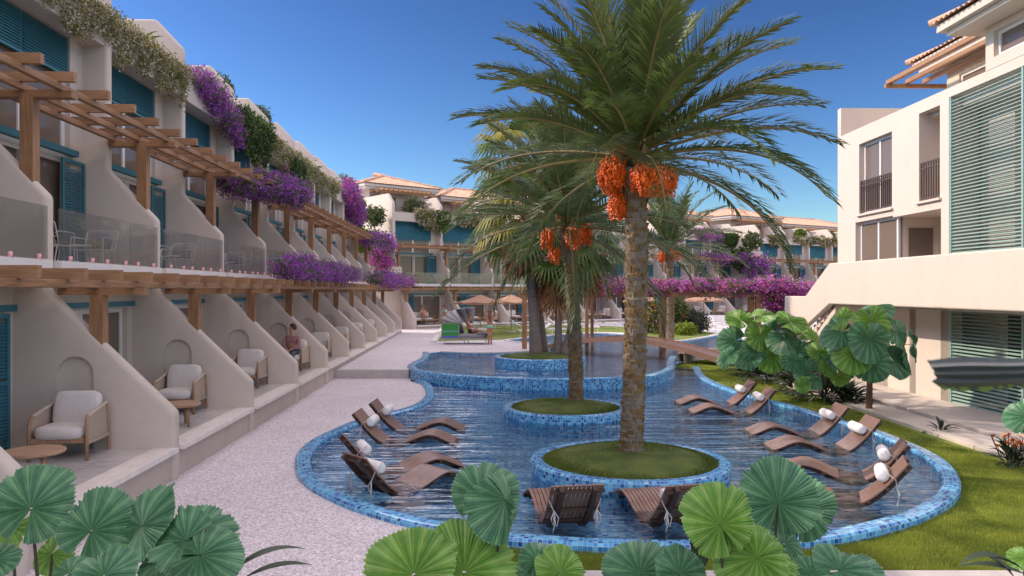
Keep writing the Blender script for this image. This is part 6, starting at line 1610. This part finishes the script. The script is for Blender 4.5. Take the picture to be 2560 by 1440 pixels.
J = sit(.16, .36, .45); p = Mw @ Vector((3.1, 5.65, .54)); person('man in a mint shirt leaning forward on the first far terrace', p, R(-45), J, [('shirt', 'shirt_mint', [['belly', 'chest', 'neckb'], ['chest', 'shL', ('shL', ('elL', .7))], ['chest', 'shR', ('shR', ('elR', .7))]], .016), ('trousers', 'trouser_pale', [['pelvis', 'hipL', 'knL', ('knL', ('anL', .9))], ['pelvis', 'hipR', 'knR', ('knR', ('anR', .9))]], .014)], face_dir=(-.3, -1))
# man on the daybed: sits with one knee bent, other leg stretched to the right
J = {'pelvis': (0, 0, .12), 'belly': (-.08, 0, .28), 'chest': (-.12, 0, .48), 'neckb': (-.09, 0, .62), 'neck': (-.07, 0, .68), 'head': (-.03, 0, .81), 'shL': (-.14, .18, .57), 'shR': (-.10, -.18, .57), 'elL': (-.10, .24, .30), 'elR': (.10, -.26, .34), 'wrL': (.10, .2, .16), 'wrR': (.30, -.14, .30),
     'hipL': (.03, .1, .10), 'hipR': (.03, -.1, .10), 'knL': (.48, .14, .14), 'anL': (.88, .12, .07), 'toeL': (.98, .12, .16), 'knR': (.36, -.24, .24), 'anR': (.30, .02, .06), 'toeR': (.42, .06, .05)}
person('bare chested man sitting on the grey canopy daybed', (-2.1, 38.75, .80), 0, J, [('swim_shorts', 'black', [['pelvis', 'hipL', ('hipL', ('knL', .45))], ['pelvis', 'hipR', ('hipR', ('knR', .45))]], .018)], skin='skin_tan', hair='hair_brown', face_dir=(1, .1))
J = {'pelvis': (0, 0, .95), 'belly': (0, .01, 1.10), 'chest': (0, .0, 1.27), 'neckb': (0, .0, 1.40), 'neck': (0, .01, 1.45), 'head': (0, .03, 1.56)}
for s_, g_ in (('L', -1), ('R', 1)): J['sh' + s_] = (g_ * .16, 0, 1.38); J['el' + s_] = (g_ * .27, .02, 1.60); J['wr' + s_] = (g_ * .10, -.02, 1.67); J['hip' + s_] = (g_ * .09, 0, .90); J['kn' + s_] = (g_ * .075, .02, .50); J['an' + s_] = (g_ * .06, -.02, .09); J['toe' + s_] = (g_ * .07, .12, .03)
lady = person('woman in a mint bikini standing with hands behind her head by the daybed', (-1.08, 37.8, .30), R(0), J, [('bikini_bottom', 'mint', [], 0)], skin='skin_tan', hair='hair_brown', long_hair=True, face_dir=(0, 1))

for nm, c_, sz in (('bikini_bottom', (0, -.015, .915), (.325, .27, .17)), ('bikini_top', (0, .0, 1.235), (.275, .235, .045))):
    mb = MB(); mb.cushion(c_, sz, p=2.6, nu=18, nv=10); mb.build(nm, 'mint', lady, smooth=True)
# ------------------------------------------------------------------ camera, light, sky
cam = bpy.data.cameras.new('camera'); co = bpy.data.objects.new('camera', cam); COL.objects.link(co)
co.location = (0, 0, EZ); co.rotation_euler = (R(90), 0, 0); cam.sensor_width = 36; cam.lens = 36 * F / 2560; cam.shift_y = 6 / 2560; cam.clip_end = 2500; cam.clip_start = .05
cam.dof.use_dof = True; cam.dof.focus_distance = 14; cam.dof.aperture_fstop = 7.5
S.camera = co
EL, SX, SY, FILL_VEIL = 35., -1., .14, 1.32
sun = bpy.data.lights.new('sun', 'SUN'); sun.energy = 2.2; sun.angle = R(.6); sun.color = (1, .84, .68)
so_ = bpy.data.objects.new('sun', sun); COL.objects.link(so_); h = Vector((SX, SY)).normalized()
dv = Vector((h.x * math.cos(R(EL)), h.y * math.cos(R(EL)), math.sin(R(EL)))); so_.rotation_euler = dv.to_track_quat('Z', 'Y').to_euler()
wd = bpy.data.worlds.new('World'); S.world = wd; wd.use_nodes = True; nt = wd.node_tree
sky = nt.nodes.new('ShaderNodeTexSky'); sky.sky_type = 'NISHITA'; sky.sun_disc = False; sky.sun_elevation = R(EL); sky.sun_rotation = math.atan2(h.x, h.y)
sky.air_density = 1.0; sky.dust_density = .4; sky.ozone_density = 2.5
def vscale(src, k):
    v = nt.nodes.new('ShaderNodeVectorMath'); v.operation = 'SCALE'; v.inputs['Scale'].default_value = k; nt.links.new(src, v.inputs[0]); return v.outputs[0]
gm = nt.nodes.new('ShaderNodeGamma'); gm.inputs['Gamma'].default_value = 1.92; nt.links.new(vscale(sky.outputs[0], .166), gm.inputs['Color'])   # deep polarised blue
EXPO = 1.0
nt.links.new(vscale(gm.outputs[0], 10 / 2 ** EXPO), nt.nodes['Background'].inputs['Color']); nt.nodes['Background'].inputs['Strength'].default_value = .1
# added bright veil, unseen just above the frame: fills shade, whitens the water
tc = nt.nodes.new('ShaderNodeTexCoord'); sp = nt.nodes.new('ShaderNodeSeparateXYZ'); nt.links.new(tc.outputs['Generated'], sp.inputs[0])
mr = nt.nodes.new('ShaderNodeMapRange'); mr.interpolation_type = 'SMOOTHSTEP'; mr.inputs['From Min'].default_value = .358; mr.inputs['From Max'].default_value = .47; mr.inputs['To Max'].default_value = FILL_VEIL / 2 ** EXPO
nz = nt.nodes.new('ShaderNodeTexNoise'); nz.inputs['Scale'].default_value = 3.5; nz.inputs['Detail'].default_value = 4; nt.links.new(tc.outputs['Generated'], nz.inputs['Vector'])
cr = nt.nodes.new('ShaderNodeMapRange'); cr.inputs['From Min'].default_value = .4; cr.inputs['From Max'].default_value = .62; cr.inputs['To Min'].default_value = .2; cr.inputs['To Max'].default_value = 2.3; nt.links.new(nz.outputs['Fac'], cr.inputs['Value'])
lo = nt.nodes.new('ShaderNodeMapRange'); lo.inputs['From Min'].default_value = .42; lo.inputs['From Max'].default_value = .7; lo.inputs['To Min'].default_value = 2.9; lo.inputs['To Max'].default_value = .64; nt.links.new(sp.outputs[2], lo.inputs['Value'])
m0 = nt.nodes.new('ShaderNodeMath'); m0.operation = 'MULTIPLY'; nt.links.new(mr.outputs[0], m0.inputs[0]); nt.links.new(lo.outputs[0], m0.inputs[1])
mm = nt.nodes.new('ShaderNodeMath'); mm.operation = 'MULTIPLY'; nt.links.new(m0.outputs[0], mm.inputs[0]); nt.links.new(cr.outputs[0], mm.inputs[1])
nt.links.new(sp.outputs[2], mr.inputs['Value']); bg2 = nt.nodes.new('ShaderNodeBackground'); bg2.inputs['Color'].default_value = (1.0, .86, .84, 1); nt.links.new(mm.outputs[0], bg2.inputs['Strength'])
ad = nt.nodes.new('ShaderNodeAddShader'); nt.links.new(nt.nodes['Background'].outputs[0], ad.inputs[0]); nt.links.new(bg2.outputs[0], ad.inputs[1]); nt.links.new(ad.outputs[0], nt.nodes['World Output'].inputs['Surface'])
S.view_settings.view_transform = 'Standard'; S.view_settings.look = 'None'; S.view_settings.exposure = EXPO; S.view_settings.gamma = 1
S.render.engine = 'CYCLES'
S.cycles.max_bounces = 8; S.cycles.transparent_max_bounces = 12; S.cycles.diffuse_bounces = 3; S.cycles.glossy_bounces = 3
S.render.resolution_x = 1024; S.render.resolution_y = 576
